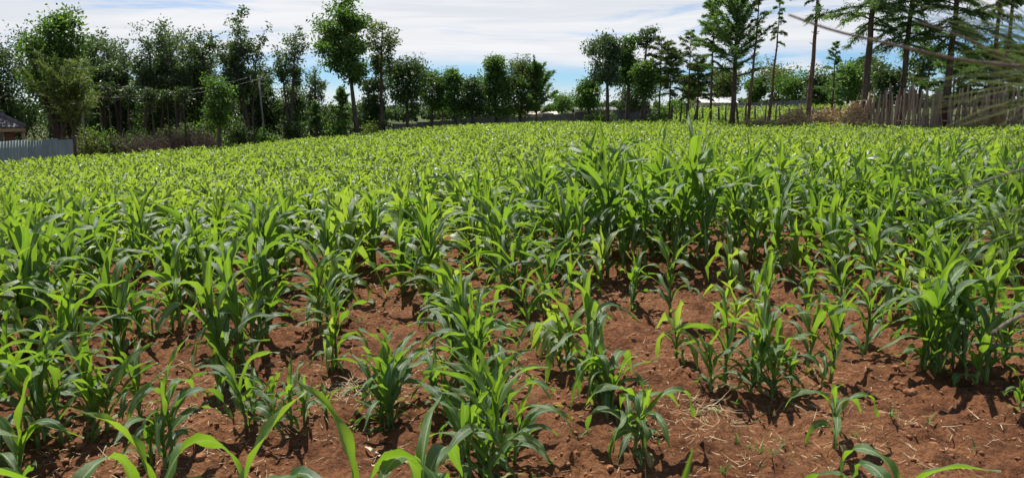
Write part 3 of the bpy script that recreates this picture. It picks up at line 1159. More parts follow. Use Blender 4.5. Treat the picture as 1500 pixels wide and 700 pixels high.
def broadleaf(label, px, y, top_py, crown_px, crown_bot_py, seed, mat='leaf_dark', bark='bark', leaves=3800, leaf=0.17, stems=1, airy=0.5,
              lean=0.0, name='broadleaf_tree', group=None, droop=0.2, shape='oval', trunk_r=None, cat='tree', rise=(0.25, 0.9)):
    """crown_px: (left, right) of the crown in photo pixels at distance y, only to size it."""
    g = np.random.default_rng(seed)
    x = x_at(px, y)
    z0 = tz(x, y)
    H = (z_at(top_py, y) - z0) * 0.965
    cl, cr = (crown_px[0] - px) / F_PX * y, (crown_px[1] - px) / F_PX * y
    cb = max(0.05 * H, z_at(crown_bot_py, y) - z0)
    rad = (cr - cl) / 2
    root = tree_root(name, label, cat, x, y, group)
    tb, cbuf = Buf(), Buf()
    r0 = trunk_r or (0.018 * H + 0.03)
    tips = []
    for s in range(stems):
        # stem reaching through the crown
        n = 9
        t = np.linspace(0, 1, n)
        ang = g.uniform(0, 6.28)
        sp = 0 if stems == 1 else rad * g.uniform(0.35, 0.75)
        hx_, hy_ = (cl + cr) / 2 * 0.9 + math.cos(ang) * sp, math.sin(ang) * sp
        hs = H * (1.0 if s == 0 else g.uniform(0.72, 0.97))
        wob = np.cumsum(g.normal(0, 0.02 * H / n * 3, (n, 2)), axis=0) * 0.5
        P = np.stack([hx_ * t ** 1.3 + wob[:, 0] + lean * H * t, hy_ * t ** 1.3 + wob[:, 1], hs * t], -1)
        P[0, :2] = g.normal(0, 0.08, 2) if stems > 1 else 0
        rs = r0 * (1 if stems == 1 else 0.7)
        tube(tb, P, rs * (1 - t) ** 0.8 + 0.012, 7, g.random() * 0.4)
        nb = int((20 if stems == 1 else 11) * (0.8 + 0.4 * g.random()))
        for i in range(nb):
            tt = (cb / hs) + (0.97 - cb / hs) * ((i + g.random()) / nb)
            tt = min(tt, 0.97)
            c = np.array([np.interp(tt, t, P[:, k]) for k in range(3)])
            rel = (tt * hs - cb) / max(hs - cb, 0.1)
            if shape == 'oval':
                pr = math.sin(math.pi * min(1, 0.15 + 0.8 * rel)) ** 0.7
            elif shape == 'round':
                pr = math.sqrt(max(0.05, 1 - (2 * rel - 0.95) ** 2))
            elif shape == 'cone':
                pr = 1.0 - 0.85 * rel
            elif shape == 'column':
                pr = 0.75 + 0.25 * math.sin(math.pi * rel)
            else:
                pr = 0.55 + 0.45 * rel
            az = i * 2.4 + g.normal(0, 0.5)
            ln = rad * pr * g.uniform(0.55, 1.1) * (1 if stems == 1 else 0.7)
            el = g.uniform(*rise)
            ln = ln / max(0.45, math.cos(el)) * 0.9
            m = 5
            q = np.linspace(0, 1, m)
            d = np.array([math.cos(az) * math.cos(el), math.sin(az) * math.cos(el), math.sin(el)])
            B = c + d * ln * q[:, None] + np.array([0, 0, -1]) * (droop * ln * q ** 2)[:, None] + g.normal(0, 0.03 * ln, (m, 3)) * q[:, None]
            tube(tb, B, (rs * 0.38 * (1 - 0.6 * tt)) * (1 - q) ** 0.7 + 0.006, 4, 0.3, False)
            for w in range(4):
                a = B[int(g.integers(1, m))]
                dd = unit(d + g.normal(0, 0.7, 3) + np.array([0, 0, 0.2]))
                e = a + dd * ln * g.uniform(0.25, 0.55)
                tube(tb, np.stack([a, (a + e) / 2 + g.normal(0, 0.03, 3), e]), np.array([0.018, 0.011, 0.005]) * (0.5 + H / 12), 3, 0.3, False)
                tips += [a * 0.45 + e * 0.55, e]
            tips += [B[3], B[-1]]
        tips += [P[-1], P[-2]]
    tips = np.array(tips)
    # leaf clumps gather at the branch ends: gaps stay between them
    per = np.maximum(1, g.gamma(1.3, 1.35 * leaves / len(tips) / 1.3, len(tips))).astype(int)
    idx = np.repeat(np.arange(len(tips)), per)
    cr_ = (0.13 + 0.16 * (1 - airy)) * max(rad, 0.5) ** 0.6 * g.uniform(0.6, 1.3, len(tips))
    off = np.clip(g.normal(0, 1, (len(idx), 3)), -1.7, 1.7) * cr_[idx][:, None] * np.array([1, 1, 0.8])
    C = tips[idx] + off
    C[:, 2] = np.maximum(C[:, 2], 0.1)
    leaf = leaf * 1.02
    D = unit(off) * 0.8 + g.normal(0, 0.6, (len(idx), 3)) + np.array([0, 0, -droop * 2.0])
    ct = g.random(len(tips)) * 0.5 + 0.15
    tone = np.clip(ct[idx] + g.normal(0, 0.2, len(idx)), 0, 1)
    leaf_quads(cbuf, g, C, D, leaf, leaf * 0.5, tone)
    obj('trunk', tb.mesh('trunk', M[bark]), root)
    obj('crown', cbuf.mesh('crown', M[mat], False), root)
    return root


def conifer(label, px, y, top_py, half_px, crown_bot_py, seed, mat='leaf_cypress', bark='bark_red', el0=0.5, el1=0.9, dens=1.0, stubs=False,
            name='cypress_tree', group=None, droop=0.3, base_px=None, shape='cone', trunk_r=None, step=0.16, spray=0.20, top_z=None, n_br=None, cat='tree'):
    g = np.random.default_rng(seed)
    bx = x_at(base_px if base_px is not None else px, y)
    x = x_at(px, y)
    z0 = tz(bx, y)
    H = (top_z if top_z is not None else z_at(top_py, y) - z0)
    cb = max(0.1, z_at(crown_bot_py, y) - z0)
    rad = half_px / F_PX * y
    root = tree_root(name, label, cat, bx, y, group)
    tb, cbuf = Buf(), Buf()
    n = 12
    t = np.linspace(0, 1, n)
    vis = (z_at(60, y) - z0) / H
    wob = g.normal(0, 0.012 * H / n * 2, (n, 2))
    wob[0] = 0
    P = np.stack([(x - bx) * np.minimum(t / max(vis, 0.3), 1.3) + wob[:, 0], wob[:, 1], H * t], -1)
    r0 = trunk_r or (0.012 * H + 0.02)
    tube(tb, P, r0 * (1 - t * 0.92) + 0.008, 8, g.random() * 0.4)

    def at(z):
        return np.array([np.interp(z, P[:, 2], P[:, 0]), np.interp(z, P[:, 2], P[:, 1]), z])
    if stubs:
        for i in range(int(cb / 0.16)):
            z = g.uniform(0.3, cb)
            az = g.uniform(0, 6.28)
            d = np.array([math.cos(az), math.sin(az), g.uniform(0.1, 0.6)])
            a = at(z)
            rr = r0 * (1 - 0.92 * z / H)
            tube(tb, np.stack([a + d * rr * 0.6, a + d * (rr + g.uniform(0.03, 0.16))]), np.array([0.022, 0.014]) * g.uniform(0.6, 1.2), 4, 0.2)
    C, D, T = [], [], []
    z = cb
    k = 0
    while z < H * 0.985:
        rel = (z - cb) / max(H - cb, 0.1)
        if shape == 'cone':
            pr = (1 - rel) ** 0.8 * (0.6 + 0.4 * min(1, rel * 5 + 0.3)) + 0.05
        elif shape == 'open':
            pr = math.sin(math.pi * min(1, 0.25 + 0.72 * rel)) ** 0.8
        else:
            pr = 0.85 * (1 - rel ** 3) + 0.1
        az = k * 2.4 + g.normal(0, 0.5)
        k += 1
        ln = max(0.15, rad * pr * g.uniform(0.35, 1.2) / max(0.5, math.cos(el0 + (el1 - el0) * rel)))
        el = el0 + (el1 - el0) * rel + g.normal(0, 0.2)
        m = 7
        q = np.linspace(0, 1, m)
        d = np.array([math.cos(az) * math.cos(el), math.sin(az) * math.cos(el), math.sin(el)])
        B = at(z) + d * ln * q[:, None] - np.array([0, 0, 1]) * (droop * ln * q ** 2)[:, None] + g.normal(0, 0.02 * ln, (m, 3)) * q[:, None]
        tube(tb, B, max(0.008, r0 * 0.22 * (1 - rel)) * (1 - q) ** 0.8 + 0.004, 4, 0.3, False)
        ct = g.random() * 0.55 + 0.1
        ns = max(3, int(ln / 0.10 * dens))
        for i in range(ns):
            f = (i + g.random()) / ns * 0.88 + 0.12
            p = np.array([np.interp(f, q, B[:, j]) for j in range(3)])
            bd = unit(np.array([np.interp(min(1, f + 0.1), q, B[:, j]) for j in range(3)]) - np.array([np.interp(max(0, f - 0.1), q, B[:, j]) for j in range(3)]))
            sl = spray * (0.6 + ln * 0.6) * (1.2 - 0.7 * f)
            sidev = unit(np.cross(bd, np.array([0, 0, 1.0])))
            for w in (-1, 1, -1, 1, 0):
                sd_ = unit(bd * 0.8 + sidev * (w * g.uniform(0.4, 1.0)) + g.normal(0, 0.28, 3))
                L2 = sl * g.uniform(0.5, 1.35)
                nn = 7
                u = (np.arange(nn) + g.random(nn)) / nn
                C.append(p + sd_ * (L2 * u)[:, None] + g.normal(0, 0.022, (nn, 3)) - np.array([0, 0, 0.30 * L2 * (0.35 + droop)]) * (u ** 2)[:, None])
                D.append(sd_ + g.normal(0, 0.5, (nn, 3)) - np.array([0, 0, 0.25 + droop * 0.6]))
                T.append(ct + g.normal(0, 0.17, nn))
        z += step * g.uniform(0.6, 1.4) * (1 - 0.45 * rel)
    C, D, T = np.concatenate(C), np.concatenate(D), np.clip(np.concatenate(T), 0, 1)
    leaf_quads(cbuf, g, C, D, 0.17, 0.034, T, 0.1)
    obj('trunk', tb.mesh('trunk', M[bark]), root)
    obj('crown', cbuf.mesh('crown', M[mat], False), root)
    return root


def shrub(label, px, y, top_py, half_px, seed, mat='leaf_dark', leaves=1500, leaf=0.13, name='shrub', group=None, depth=1.0):
    g = np.random.default_rng(seed)
    x = x_at(px, y)
    z0 = tz(x, y)
    H = z_at(top_py, y) - z0
    rad = half_px / F_PX * y
    root = tree_root(name, label, 'shrub', x, y, group)
    sb, fb = Buf(), Buf()
    tips = []
    for i in range(26):
        az, u = g.uniform(0, 6.28), g.random() ** 0.6
        e = np.array([math.cos(az) * rad * u, math.sin(az) * rad * u * depth, H * (0.25 + 0.75 * g.random() * math.sqrt(max(0.05, 1 - u * u * 0.85)))])
        a = np.array([e[0] * 0.15, e[1] * 0.15, 0])
        mid = a * 0.5 + e * 0.5 + g.normal(0, 0.06, 3)
        tube(sb, np.stack([a, mid, e]), np.array([0.03, 0.018, 0.006]), 4, 0.3, False)
        tips += [mid, e, (mid + e) / 2]
    tips = np.array(tips)
    idx = g.integers(0, len(tips), leaves)
    off = g.normal(0, 1, (leaves, 3)) * 0.16 * max(rad, 0.6) ** 0.7
    C = tips[idx] + off
    C[:, 2] = np.clip(C[:, 2], 0.03, None)
    ct = g.random(len(tips)) * 0.6 + 0.1
    leaf_quads(fb, g, C, unit(off) + g.normal(0, 0.6, (leaves, 3)), leaf, leaf * 0.5, np.clip(ct[idx] + g.normal(0, 0.2, leaves), 0, 1))
    obj('stem', sb.mesh('stem', M['bark']), root)
    obj('crown', fb.mesh('crown', M[mat], False), root)
    return root


GL = 'trees along the left edge of the field'
GC = 'trees in front of the grey sheet fence'
GP = 'slender pruned trees right of the middle'
GR = 'tall pruned cypresses by the stake fence'
GB = 'rounded trees far behind the fences'

# --- left edge
broadleaf('dark tree at the far left, low round crown over the tiled roof', 14, 41, 72, (-70, 52), 190, 101, 'leaf_dark', leaves=7000, airy=0.1, shape='round', group=GL, leaf=0.16)
broadleaf('tallest tree at the left with several pointed leafy tops', 80, 40, 2, (28, 132), 185, 102, 'leaf_mid', leaves=7500, stems=6, airy=0.6, shape='cone', group=GL, leaf=0.19, trunk_r=0.2, droop=0.0, rise=(0.6, 1.3))
broadleaf('dense dark tree behind the tallest left one, filling below it', 100, 44, 62, (50, 150), 195, 103, 'leaf_dark', leaves=6000, airy=0.15, shape='round', group=GL)
conifer('feathery olive bush tree at the end of the pale green fence', 104, 33.5, 128, 48, 195, 104, 'leaf_olive', 'bark', 0.9, 1.2, 0.7, droop=0.1, shape='open', name='feathery_tree', group=GL, step=0.085, spray=0.34)
left_row = [
    (150, 43, 60, (124, 182), 140, 'thin dark tree with one slim stem, right of the feathery olive tree', 'leaf_grey', 2300),
    (172, 44, 66, (144, 204), 140, 'thin tree with airy grey crown, second stem of the left row', 'leaf_grey', 2300),
    (206, 42.5, 57, (170, 248), 140, 'airy tree with a thick straight stem in the left row', 'leaf_grey', 4200),
    (232, 44, 58, (198, 272), 140, 'airy tree with flat topped crown right of the thick stem', 'leaf_grey', 3600),
    (258, 43, 64, (230, 294), 140, 'slim tree with open crown showing sky, before the gap', 'leaf_grey', 2700),
    (300, 44, 60, (266, 336), 145, 'dark leafy tree at the right part of the left row', 'leaf_dark', 3600),
    (337, 42, 44, (304, 370), 150, 'tall narrow tree with tuft standing over the left row', 'leaf_grey', 3600),
    (366, 43, 62, (332, 400), 150, 'dense topped tree at the right end of the left row', 'leaf_dark', 4200),
    (188, 47.5, 64, (156, 220), 135, 'airy tree behind and left of the thick stem in the left row', 'leaf_grey', 3000),
    (282, 47, 74, (252, 312), 138, 'lower airy tree behind the gap of the left row', 'leaf_grey', 2800),
    (140, 47.5, 78, (112, 170), 140, 'airy tree half hidden by the tallest left tree', 'leaf_grey', 2800),
    (318, 47.5, 82, (290, 350), 140, 'airy tree behind the young mid green one', 'leaf_grey', 2800),
    (392, 47, 100, (366, 416), 150, 'low airy tree right of the utility pole', 'leaf_grey', 2200),
]
for i, (px, y, top, cp, cbp, lab, mat, nl) in enumerate(left_row):
    broadleaf(lab, px, y, top, cp, cbp, 1200 + i, mat, leaves=int(nl * 0.72), airy=0.85, shape='flare', group=GL, leaf=0.17, stems=(2, 3, 2)[i % 3], droop=0.12, rise=(0.7, 1.25))
broadleaf('low dark tree filling the shade beneath the airy trees', 232, 46, 122, (185, 285), 200, 140, 'leaf_dark', leaves=5200, airy=0.1, shape='round', group=GL)
broadleaf('low dark tree at the foot of the tall narrow one', 300, 46, 125, (262, 345), 200, 141, 'leaf_dark', leaves=4600, airy=0.1, shape='round', group=GL)
broadleaf('low dark tree behind the utility pole', 372, 46, 130, (338, 412), 195, 142, 'leaf_dark', leaves=3800, airy=0.2, shape='round', group=GL)
broadleaf('small dark tree right of the feathery olive tree in deep shade', 165, 46, 132, (128, 205), 205, 143, 'leaf_dark', leaves=3000, airy=0.3, shape='round', group=GL)
broadleaf('young mid green tree standing in front of the left row', 318, 37, 120, (298, 342), 188, 144, 'leaf_mid', leaves=3000, airy=0.35, shape='oval', group=GL, leaf=0.13)
for i, (px, top, b) in enumerate([(146, 120, 212), (160, 118, 210), (188, 125, 210), (222, 128, 208), (246, 130, 206), (270, 128, 204)]):
    broadleaf(['bare slim sapling stem beside the feathery olive tree', 'slim sapling second from the feathery olive tree', 'slim sapling before the thick straight stem',
               'slim sapling right of the thick straight stem', 'slim sapling in the middle of the brown scrub', 'slim sapling at the right of the brown scrub'][i],
              px, 38, top, (px - 10, px + 10), 150, 150 + i, 'leaf_dark', leaves=260, airy=0.8, name='sapling', group='slim saplings in front of the left trees', leaf=0.13, trunk_r=0.05)
shrub('dark rounded shrub left of the utility pole', 350, 38.5, 168, 20, 160, 'leaf_dark', 1700, group='shrubs along the field edge')
shrub('small green shrub at the foot of the utility pole', 388, 40, 183, 13, 161, 'leaf_mid', 900, group='shrubs along the field edge')
shrub('low olive shrub under the feathery tree', 128, 34.5, 178, 18, 162, 'leaf_olive', 1000, group='shrubs along the field edge')
shrub('low bright shrub amid the brown scrub', 232, 37, 188, 15, 163, 'leaf_bright', 700, group='shrubs along the field edge')
shrub('low bright shrub at the left of the brown scrub', 172, 36, 190, 22, 164, 'leaf_olive', 900, group='shrubs along the field edge')

shrub('broad dark green shrub behind the brown scrub, nearest to the utility pole', 300, 38.5, 172, 26, 165, 'leaf_mid', 1900, group='shrubs along the field edge')
shrub('ragged olive shrub between the brown scrub and the dark trunks', 265, 38.2, 176, 24, 166, 'leaf_olive', 1500, group='shrubs along the field edge')
shrub('dark green shrub under the thick straight stem', 205, 37.4, 182, 24, 167, 'leaf_dark', 1500, group='shrubs along the field edge')
shrub('green shrub beside the end of the pale green fence', 146, 35.6, 182, 22, 168, 'leaf_mid', 1500, group='shrubs along the field edge')

# dead brown scrub along the left edge
def scrub(label, px0, px1, y, top, seed):
    g = np.random.default_rng(seed)
    b = Buf()
    xa, xb = x_at(px0, y), x_at(px1, y)
    for i in range(420):
        x = g.uniform(xa, xb)
        yy = y + g.normal(0, 0.5)
        z = tz(x, yy)
        h = (z_at(top, y) - z) * g.uniform(0.4, 1.0)
        e = np.array([x + g.normal(0, 0.35), yy + g.normal(0, 0.3), z + h])
        tube(b, np.stack([[x, yy, z - 0.02], (np.array([x, yy, z]) + e) / 2 + g.normal(0, 0.07, 3), e]), np.array([0.016, 0.012, 0.006]), 3, g.random(), False)
        for q in range(3):
            f = g.uniform(0.3, 1)
            a = np.array([x, yy, z]) * (1 - f) + e * f
            tube(b, np.stack([a, a + g.normal(0, 0.18, 3)]), np.array([0.009, 0.004]), 3, g.random(), False)
    tag(obj('dead_scrub', b.mesh('dead_scrub', M['brush_grey'])), label, 'dead scrub', 'dead scrub along the left edge')


scrub('brown dead scrub below the dark trees, right half of the left edge', 235, 305, 37.5, 186, 1)
scrub('grey dead scrub below the slim saplings at the left edge', 112, 235, 36, 195, 2)

def hedge(label, ctrl, y, seed, mat, n):
    g = np.random.default_rng(seed)
    xs = [x_at(p, y) for p, t in ctrl]
    x0 = xs[0]
    root = thing('hedge', label, 'hedge', (x0, y, tz(x0, y)))
    base = np.array([x0, y, tz(x0, y)])
    fb, sb = Buf(), Buf()
    C, T, D = [], [], []
    k = int((xs[-1] - x0) / 0.22)
    for i in range(k):
        x = x0 + (xs[-1] - x0) * (i + g.random()) / k
        yy = y + g.normal(0, 0.6)
        z = tz(x, yy)
        H = (z_at(np.interp(x, xs, [t for p, t in ctrl]), y) - z) * g.uniform(0.45, 1.12)
        e = np.array([x + g.normal(0, 0.3), yy + g.normal(0, 0.2), z + H])
        a = np.array([x, yy, z - 0.05])
        tube(sb, np.stack([a, (a + e) / 2 + g.normal(0, 0.1, 3), e]) - base, np.array([0.04, 0.025, 0.008]), 4, 0.3, False)
        m = int(n / k)
        u = g.random(m) ** 0.8
        C.append(a + (e - a) * u[:, None] + np.clip(g.normal(0, 1, (m, 3)), -1.7, 1.7) * 0.28 - base)
        T.append(np.clip(g.uniform(0.0, 0.6) + g.normal(0, 0.15, m), 0, 1))
    C, T = np.concatenate(C), np.concatenate(T)
    C[:, 2] = np.maximum(C[:, 2], 0.05 - 0.8)
    leaf_quads(fb, g, C, g.normal(0, 1, C.shape), 0.16, 0.085, T)
    obj('stem', sb.mesh('stem', M['bark']), root)
    obj('foliage', fb.mesh('foliage', M[mat], False), root)


hedge('dark overgrown hedge behind the trunks of the left trees', [(-60, 130), (60, 125), (130, 140), (200, 125), (290, 118), (340, 128), (400, 140), (450, 152), (500, 158), (570, 166)], 46.5, 61, 'leaf_dark', 30000)

# --- between the left row and the middle
broadleaf('tall thin tree with forked stems and sparse crown, left of the big middle tree', 424, 44, 44, (398, 450), 128, 201, 'leaf_grey', leaves=2300, stems=3, airy=0.9, shape='flare', group=GL, leaf=0.15, rise=(0.7, 1.25), droop=0.1)
broadleaf('low dark bush tree below the forked sparse tree', 425, 46, 132, (400, 455), 190, 202, 'leaf_grey', leaves=2600, airy=0.35, shape='round', group=GL)
broadleaf('small narrow tree with short tuft left of the big middle tree', 461, 45, 106, (446, 480), 165, 203, 'leaf_grey', leaves=1500, airy=0.6, shape='column', group=GL, leaf=0.14)
conifer('dark small cypress under the narrow tufted tree', 461, 43, 152, 22, 190, 204, 'leaf_cypress', el0=0.4, el1=1.1, group=GL, step=0.07)
broadleaf('big leafy tree in the middle left with clean trunk and bright crown', 521, 44, 26, (466, 543), 122, 205, 'leaf_mid', leaves=8200, airy=0.45, shape='round', group=GL, leaf=0.19, lean=-0.03, trunk_r=0.15, rise=(0.3, 1.1))
broadleaf('sparse pale tree right of the big leafy one with thin hanging twigs', 558, 46, 28, (534, 592), 112, 206, 'leaf_olive', leaves=2300, airy=0.85, shape='flare', group=GL, leaf=0.15, trunk_r=0.13)
conifer('small dark conifer left of the trunk of the big leafy tree', 500, 45, 130, 26, 190, 207, 'leaf_cypress', el0=0.4, el1=1.1, group=GL, step=0.07)
shrub('dark shrub at the foot of the big leafy tree', 488, 43, 166, 20, 208, 'leaf_mid', 1700, group='shrubs along the field edge')
shrub('dark shrub left of the dark small cypress', 425, 43, 170, 22, 209, 'leaf_dark', 1700, group='shrubs along the field edge')
broadleaf('dark slim tree beneath the sparse pale tree', 546, 47, 118, (528, 566), 180, 210, 'leaf_dark', leaves=2400, airy=0.35, shape='column', group=GL)
shrub('olive shrub right of the big leafy tree trunk', 545, 45, 176, 16, 211, 'leaf_olive', 1000, group='shrubs along the field edge')

# --- centre, in front of the grey fence
broadleaf('dark round tree at the left end of the grey fence', 596, 48, 96, (560, 632), 158, 220, 'leaf_dark', leaves=6500, airy=0.15, shape='round', group=GC, leaf=0.16)
broadleaf('dark smaller tree touching the right side of the round one', 632, 50, 110, (612, 655), 165, 221, 'leaf_mid', leaves=3200, airy=0.2, shape='oval', group=GC)
broadleaf('dark cypress with thin spire, first of the dark pair at the fence', 667, 50, 102, (636, 694), 172, 222, 'leaf_cypress', leaves=5200, airy=0.4, shape='cone', group=GC, leaf=0.16, rise=(0.2, 0.8), name='cypress_tree')
broadleaf('lower dark cypress of the dark pair at the fence', 692, 49, 116, (668, 714), 172, 223, 'leaf_dark', leaves=4200, airy=0.35, shape='cone', group=GC, leaf=0.16, rise=(0.2, 0.8), name='cypress_tree')
broadleaf('tall leafy cypress with high spire left of the round yellow green tree', 727, 50, 82, (692, 756), 170, 224, 'leaf_mid', leaves=6800, airy=0.4, shape='cone', group=GC, leaf=0.16, rise=(0.1, 0.8), name='cypress_tree')
broadleaf('dense yellow green round tree in the middle of the skyline', 762, 51, 96, (735, 803), 168, 225, 'leaf_olive', leaves=6800, airy=0.12, shape='round', group=GC, leaf=0.15)
conifer('cypress with upswept side branches right of the yellow green tree', 786, 50, 97, 38, 168, 226, 'leaf_cypress', el0=0.4, el1=1.0, group=GC, step=0.07, dens=1.1, shape='cone', droop=-0.12, spray=0.28)
conifer('pale young cypress in the gap left of the dark pair', 648, 52, 125, 18, 175, 228, 'leaf_olive', group=GC, step=0.12, dens=0.8)
broadleaf('distant small tree low in the gap of the skyline', 822, 75, 142, (805, 842), 166, 227, 'leaf_mid', leaves=1800, airy=0.3, shape='round', group=GC, leaf=0.2)

# --- right of the middle
broadleaf('low dark tree left of the hanging leaf eucalyptus', 862, 54, 118, (836, 884), 160, 230, 'leaf_mid', leaves=3600, airy=0.25, shape='cone', group=GP)
broadleaf('eucalyptus with dense hanging leaves, leftmost of the slender group', 889, 47, 50, (863, 910), 122, 231, 'leaf_grey', leaves=3800, airy=0.4, shape='column', group=GP, droop=0.7, leaf=0.17)
broadleaf('slender tree with leafy middle, second of the slender group', 919, 47.5, 50, (902, 936), 125, 232, 'leaf_mid', leaves=2800, airy=0.5, shape='column', group=GP, droop=0.4)
broadleaf('slender tree with a high sparse tuft above its neighbours', 940, 47, 34, (928, 958), 72, 233, 'leaf_grey', leaves=900, airy=0.7, shape='flare', group=GP, droop=0.4, leaf=0.14)
broadleaf('dark low tree filling the back of the slender group', 930, 56, 108, (890, 985), 165, 234, 'leaf_dark', leaves=5200, airy=0.15, shape='round', group=GP)
conifer('thin young cypress with small drooping top, left one', 966, 46, 58, 26, 125, 235, 'leaf_olive', el0=0.2, group=GP, step=0.13, dens=0.9, spray=0.3, shape='open', trunk_r=0.06)
conifer('thin young cypress with leafy middle between two sparse ones', 981, 46.5, 75, 28, 140, 236, 'leaf_olive', el0=0.3, group=GP, step=0.09, dens=1.0, spray=0.3, shape='open', trunk_r=0.06)
conifer('thin wispy cypress with nearly bare top', 1008, 45, 46, 22, 138, 237, 'leaf_olive', el0=0.2, group=GP, step=0.16, dens=0.7, spray=0.3, shape='open', trunk_r=0.06)
conifer('short leafy cypress beside the wispy bare topped one', 1022, 45.5, 92, 30, 145, 238, 'leaf_olive', el0=0.3, group=GP, step=0.08, dens=1.0, spray=0.3, shape='open', trunk_r=0.06)
broadleaf('short bushy tree at the left end of the far maize strip', 946, 45.5, 92, (926, 965), 140, 239, 'leaf_mid', leaves=2600, airy=0.3, shape='round', group=GP)
shrub('bright leafy shrub in front of the grey fence behind thin stems', 985, 52, 140, 26, 240, 'leaf_bright', 1400, 0.2, group='shrubs by the grey fence')
shrub('dark shrub at the base of the slender group', 965, 45.5, 165, 14, 241, 'leaf_mid', 800, group='shrubs by the grey fence')
shrub('yellowish shrub in front of the low dark roof', 878, 53, 150, 24, 242, 'leaf_bright', 900, group='shrubs by the grey fence')
conifer('slim cypress left of the big feathery one, crown reaching the top edge', 1041, 42, 0, 30, 85, 243, 'leaf_cypress', el0=0.2, group=GP, step=0.10, dens=0.9, spray=0.3, shape='open', trunk_r=0.075)
conifer('big feathery cypress with upswept branches and thick trunk', 1074, 41, -30, 62, 112, 244, 'leaf_cypress', 'bark', el0=0.35, el1=1.15, group=GP, step=0.10, dens=0.9, shape='cone', droop=-0.10, trunk_r=0.15, spray=0.26)
conifer('bare thin trunk with wispy top just right of the feathery cypress', 1102, 40.5, -20, 16, 70, 245, 'leaf_olive', el0=0.3, group=GP, step=0.32, dens=0.5, shape='open', stubs=True, base_px=1096, trunk_r=0.085)
conifer('thin crooked trunk with small drooping tuft on top', 1133, 40, -2, 24, 62, 246, 'leaf_cypress', el0=-0.05, el1=0.7, group=GP, step=0.2, dens=0.7, shape='cone', stubs=True, base_px=1127, droop=0.35, trunk_r=0.08)

# --- right: tall pruned cypresses, crowns running out of the top of the picture
conifer('reddish bare trunk right of the crooked one, drooping branches at top', 1187, 38.5, 0, 42, 26, 250, 'leaf_cypress', el0=-0.05, group=GR, step=0.22, dens=0.8, stubs=True, base_px=1184, droop=0.35, trunk_r=0.13, top_z=9.6, shape='cone')
conifer('thick dark trunk at the left end of the stake fence', 1268, 37.5, 0, 80, 44, 251, 'leaf_cypress', 'bark', el0=0.0, group=GR, step=0.115, dens=0.85, spray=0.34, stubs=True, base_px=1264, droop=0.3, trunk_r=0.19, top_z=11.5, shape='cone')
conifer('trunk inside the stake fence with wide drooping crown', 1322, 37, 0, 74, 66, 252, 'leaf_cypress', 'bark', el0=-0.05, group=GR, step=0.115, dens=0.85, spray=0.34, stubs=True, base_px=1320, droop=0.3, trunk_r=0.16, top_z=11.0, shape='cone')
conifer('dark trunk with heavy low crown behind the blurred twigs', 1387, 36, 0, 78, 68, 253, 'leaf_mid', 'bark', el0=-0.05, group=GR, step=0.10, dens=0.9, spray=0.34, stubs=True, base_px=1384, droop=0.3, trunk_r=0.18, top_z=10.8, shape='cone')
conifer('grey twin trunk near the right edge, its left stem', 1450, 35, 0, 50, 14, 254, 'leaf_cypress', 'bark', el0=0.0, group=GR, step=0.14, dens=0.9, stubs=True, base_px=1452, droop=0.3, trunk_r=0.125, top_z=9.8, shape='cone')
conifer('grey twin trunk near the right edge, its right stem', 1466, 35.4, 0, 50, 6, 255, 'leaf_cypress', 'bark', el0=0.0, group=GR, step=0.15, dens=0.9, stubs=True, base_px=1460, droop=0.3, trunk_r=0.12, top_z=10.0, shape='cone')
conifer('small tiered young cypress before the rounded trees', 1219, 44, 62, 36, 160, 256, 'leaf_cypress', el0=0.15, el1=0.6, group=GR, step=0.17, dens=0.9, droop=0.15, trunk_r=0.06)
for i, (px, y, top, cp, bot, mat, lab) in enumerate([
    (1142, 78, 107, (1098, 1172), 152, 'leaf_olive', 'rounded olive tree far behind the thin crooked trunk'),
    (1172, 74, 120, (1140, 1205), 152, 'leaf_mid', 'rounded green tree left of the tiered young cypress'),
    (1198, 70, 118, (1178, 1222), 150, 'leaf_dark', 'dark rounded tree beside the reddish bare trunk'),
    (1240, 66, 100, (1215, 1272), 150, 'leaf_mid', 'broad green tree behind the tiered young cypress'),
    (1262, 70, 88, (1246, 1292), 140, 'leaf_grey', 'tall grey green tree behind the thick dark trunk'),
    (1302, 60, 105, (1278, 1330), 150, 'leaf_dark', 'dark tree peering over the stake fence'),
    (1345, 56, 60, (1325, 1372), 130, 'leaf_grey', 'airy grey tree over the stake fence between two trunks'),
    (1015, 80, 118, (1000, 1030), 150, 'leaf_mid', 'distant rounded tree behind the wispy cypress'),
    (1062, 70, 112, (1042, 1085), 145, 'leaf_olive', 'olive tree seen behind the feathery cypress trunk'),
    (1106, 80, 118, (1092, 1122), 150, 'leaf_mid', 'small dark tree right of the pale roof'),
]):
    broadleaf(lab, px, y, top, cp, bot, 270 + i, mat, leaves=2600 if i != 6 else 1500, airy=0.15 if i != 6 else 0.6, shape='round', group=GB, leaf=0.26)
for i, (px, top, hp, lab) in enumerate([(1395, 92, 62, 'dark green spreading cypress behind the stake fence, left one'),
                                        (1440, 82, 60, 'dark green spreading cypress behind the stake fence, middle one'),
                                        (1490, 74, 60, 'dark green spreading cypress behind the stake fence at the right edge'),
                                        (1545, 80, 60, 'dark green spreading cypress behind the stake fence, beyond the right edge')]):
    conifer(lab, px, 41 + (i % 2), top, hp, 140, 290 + i, 'leaf_mid', el0=0.2, group='cypresses behind the stake fence', step=0.07, dens=1.2, shape='open', spray=0.26)

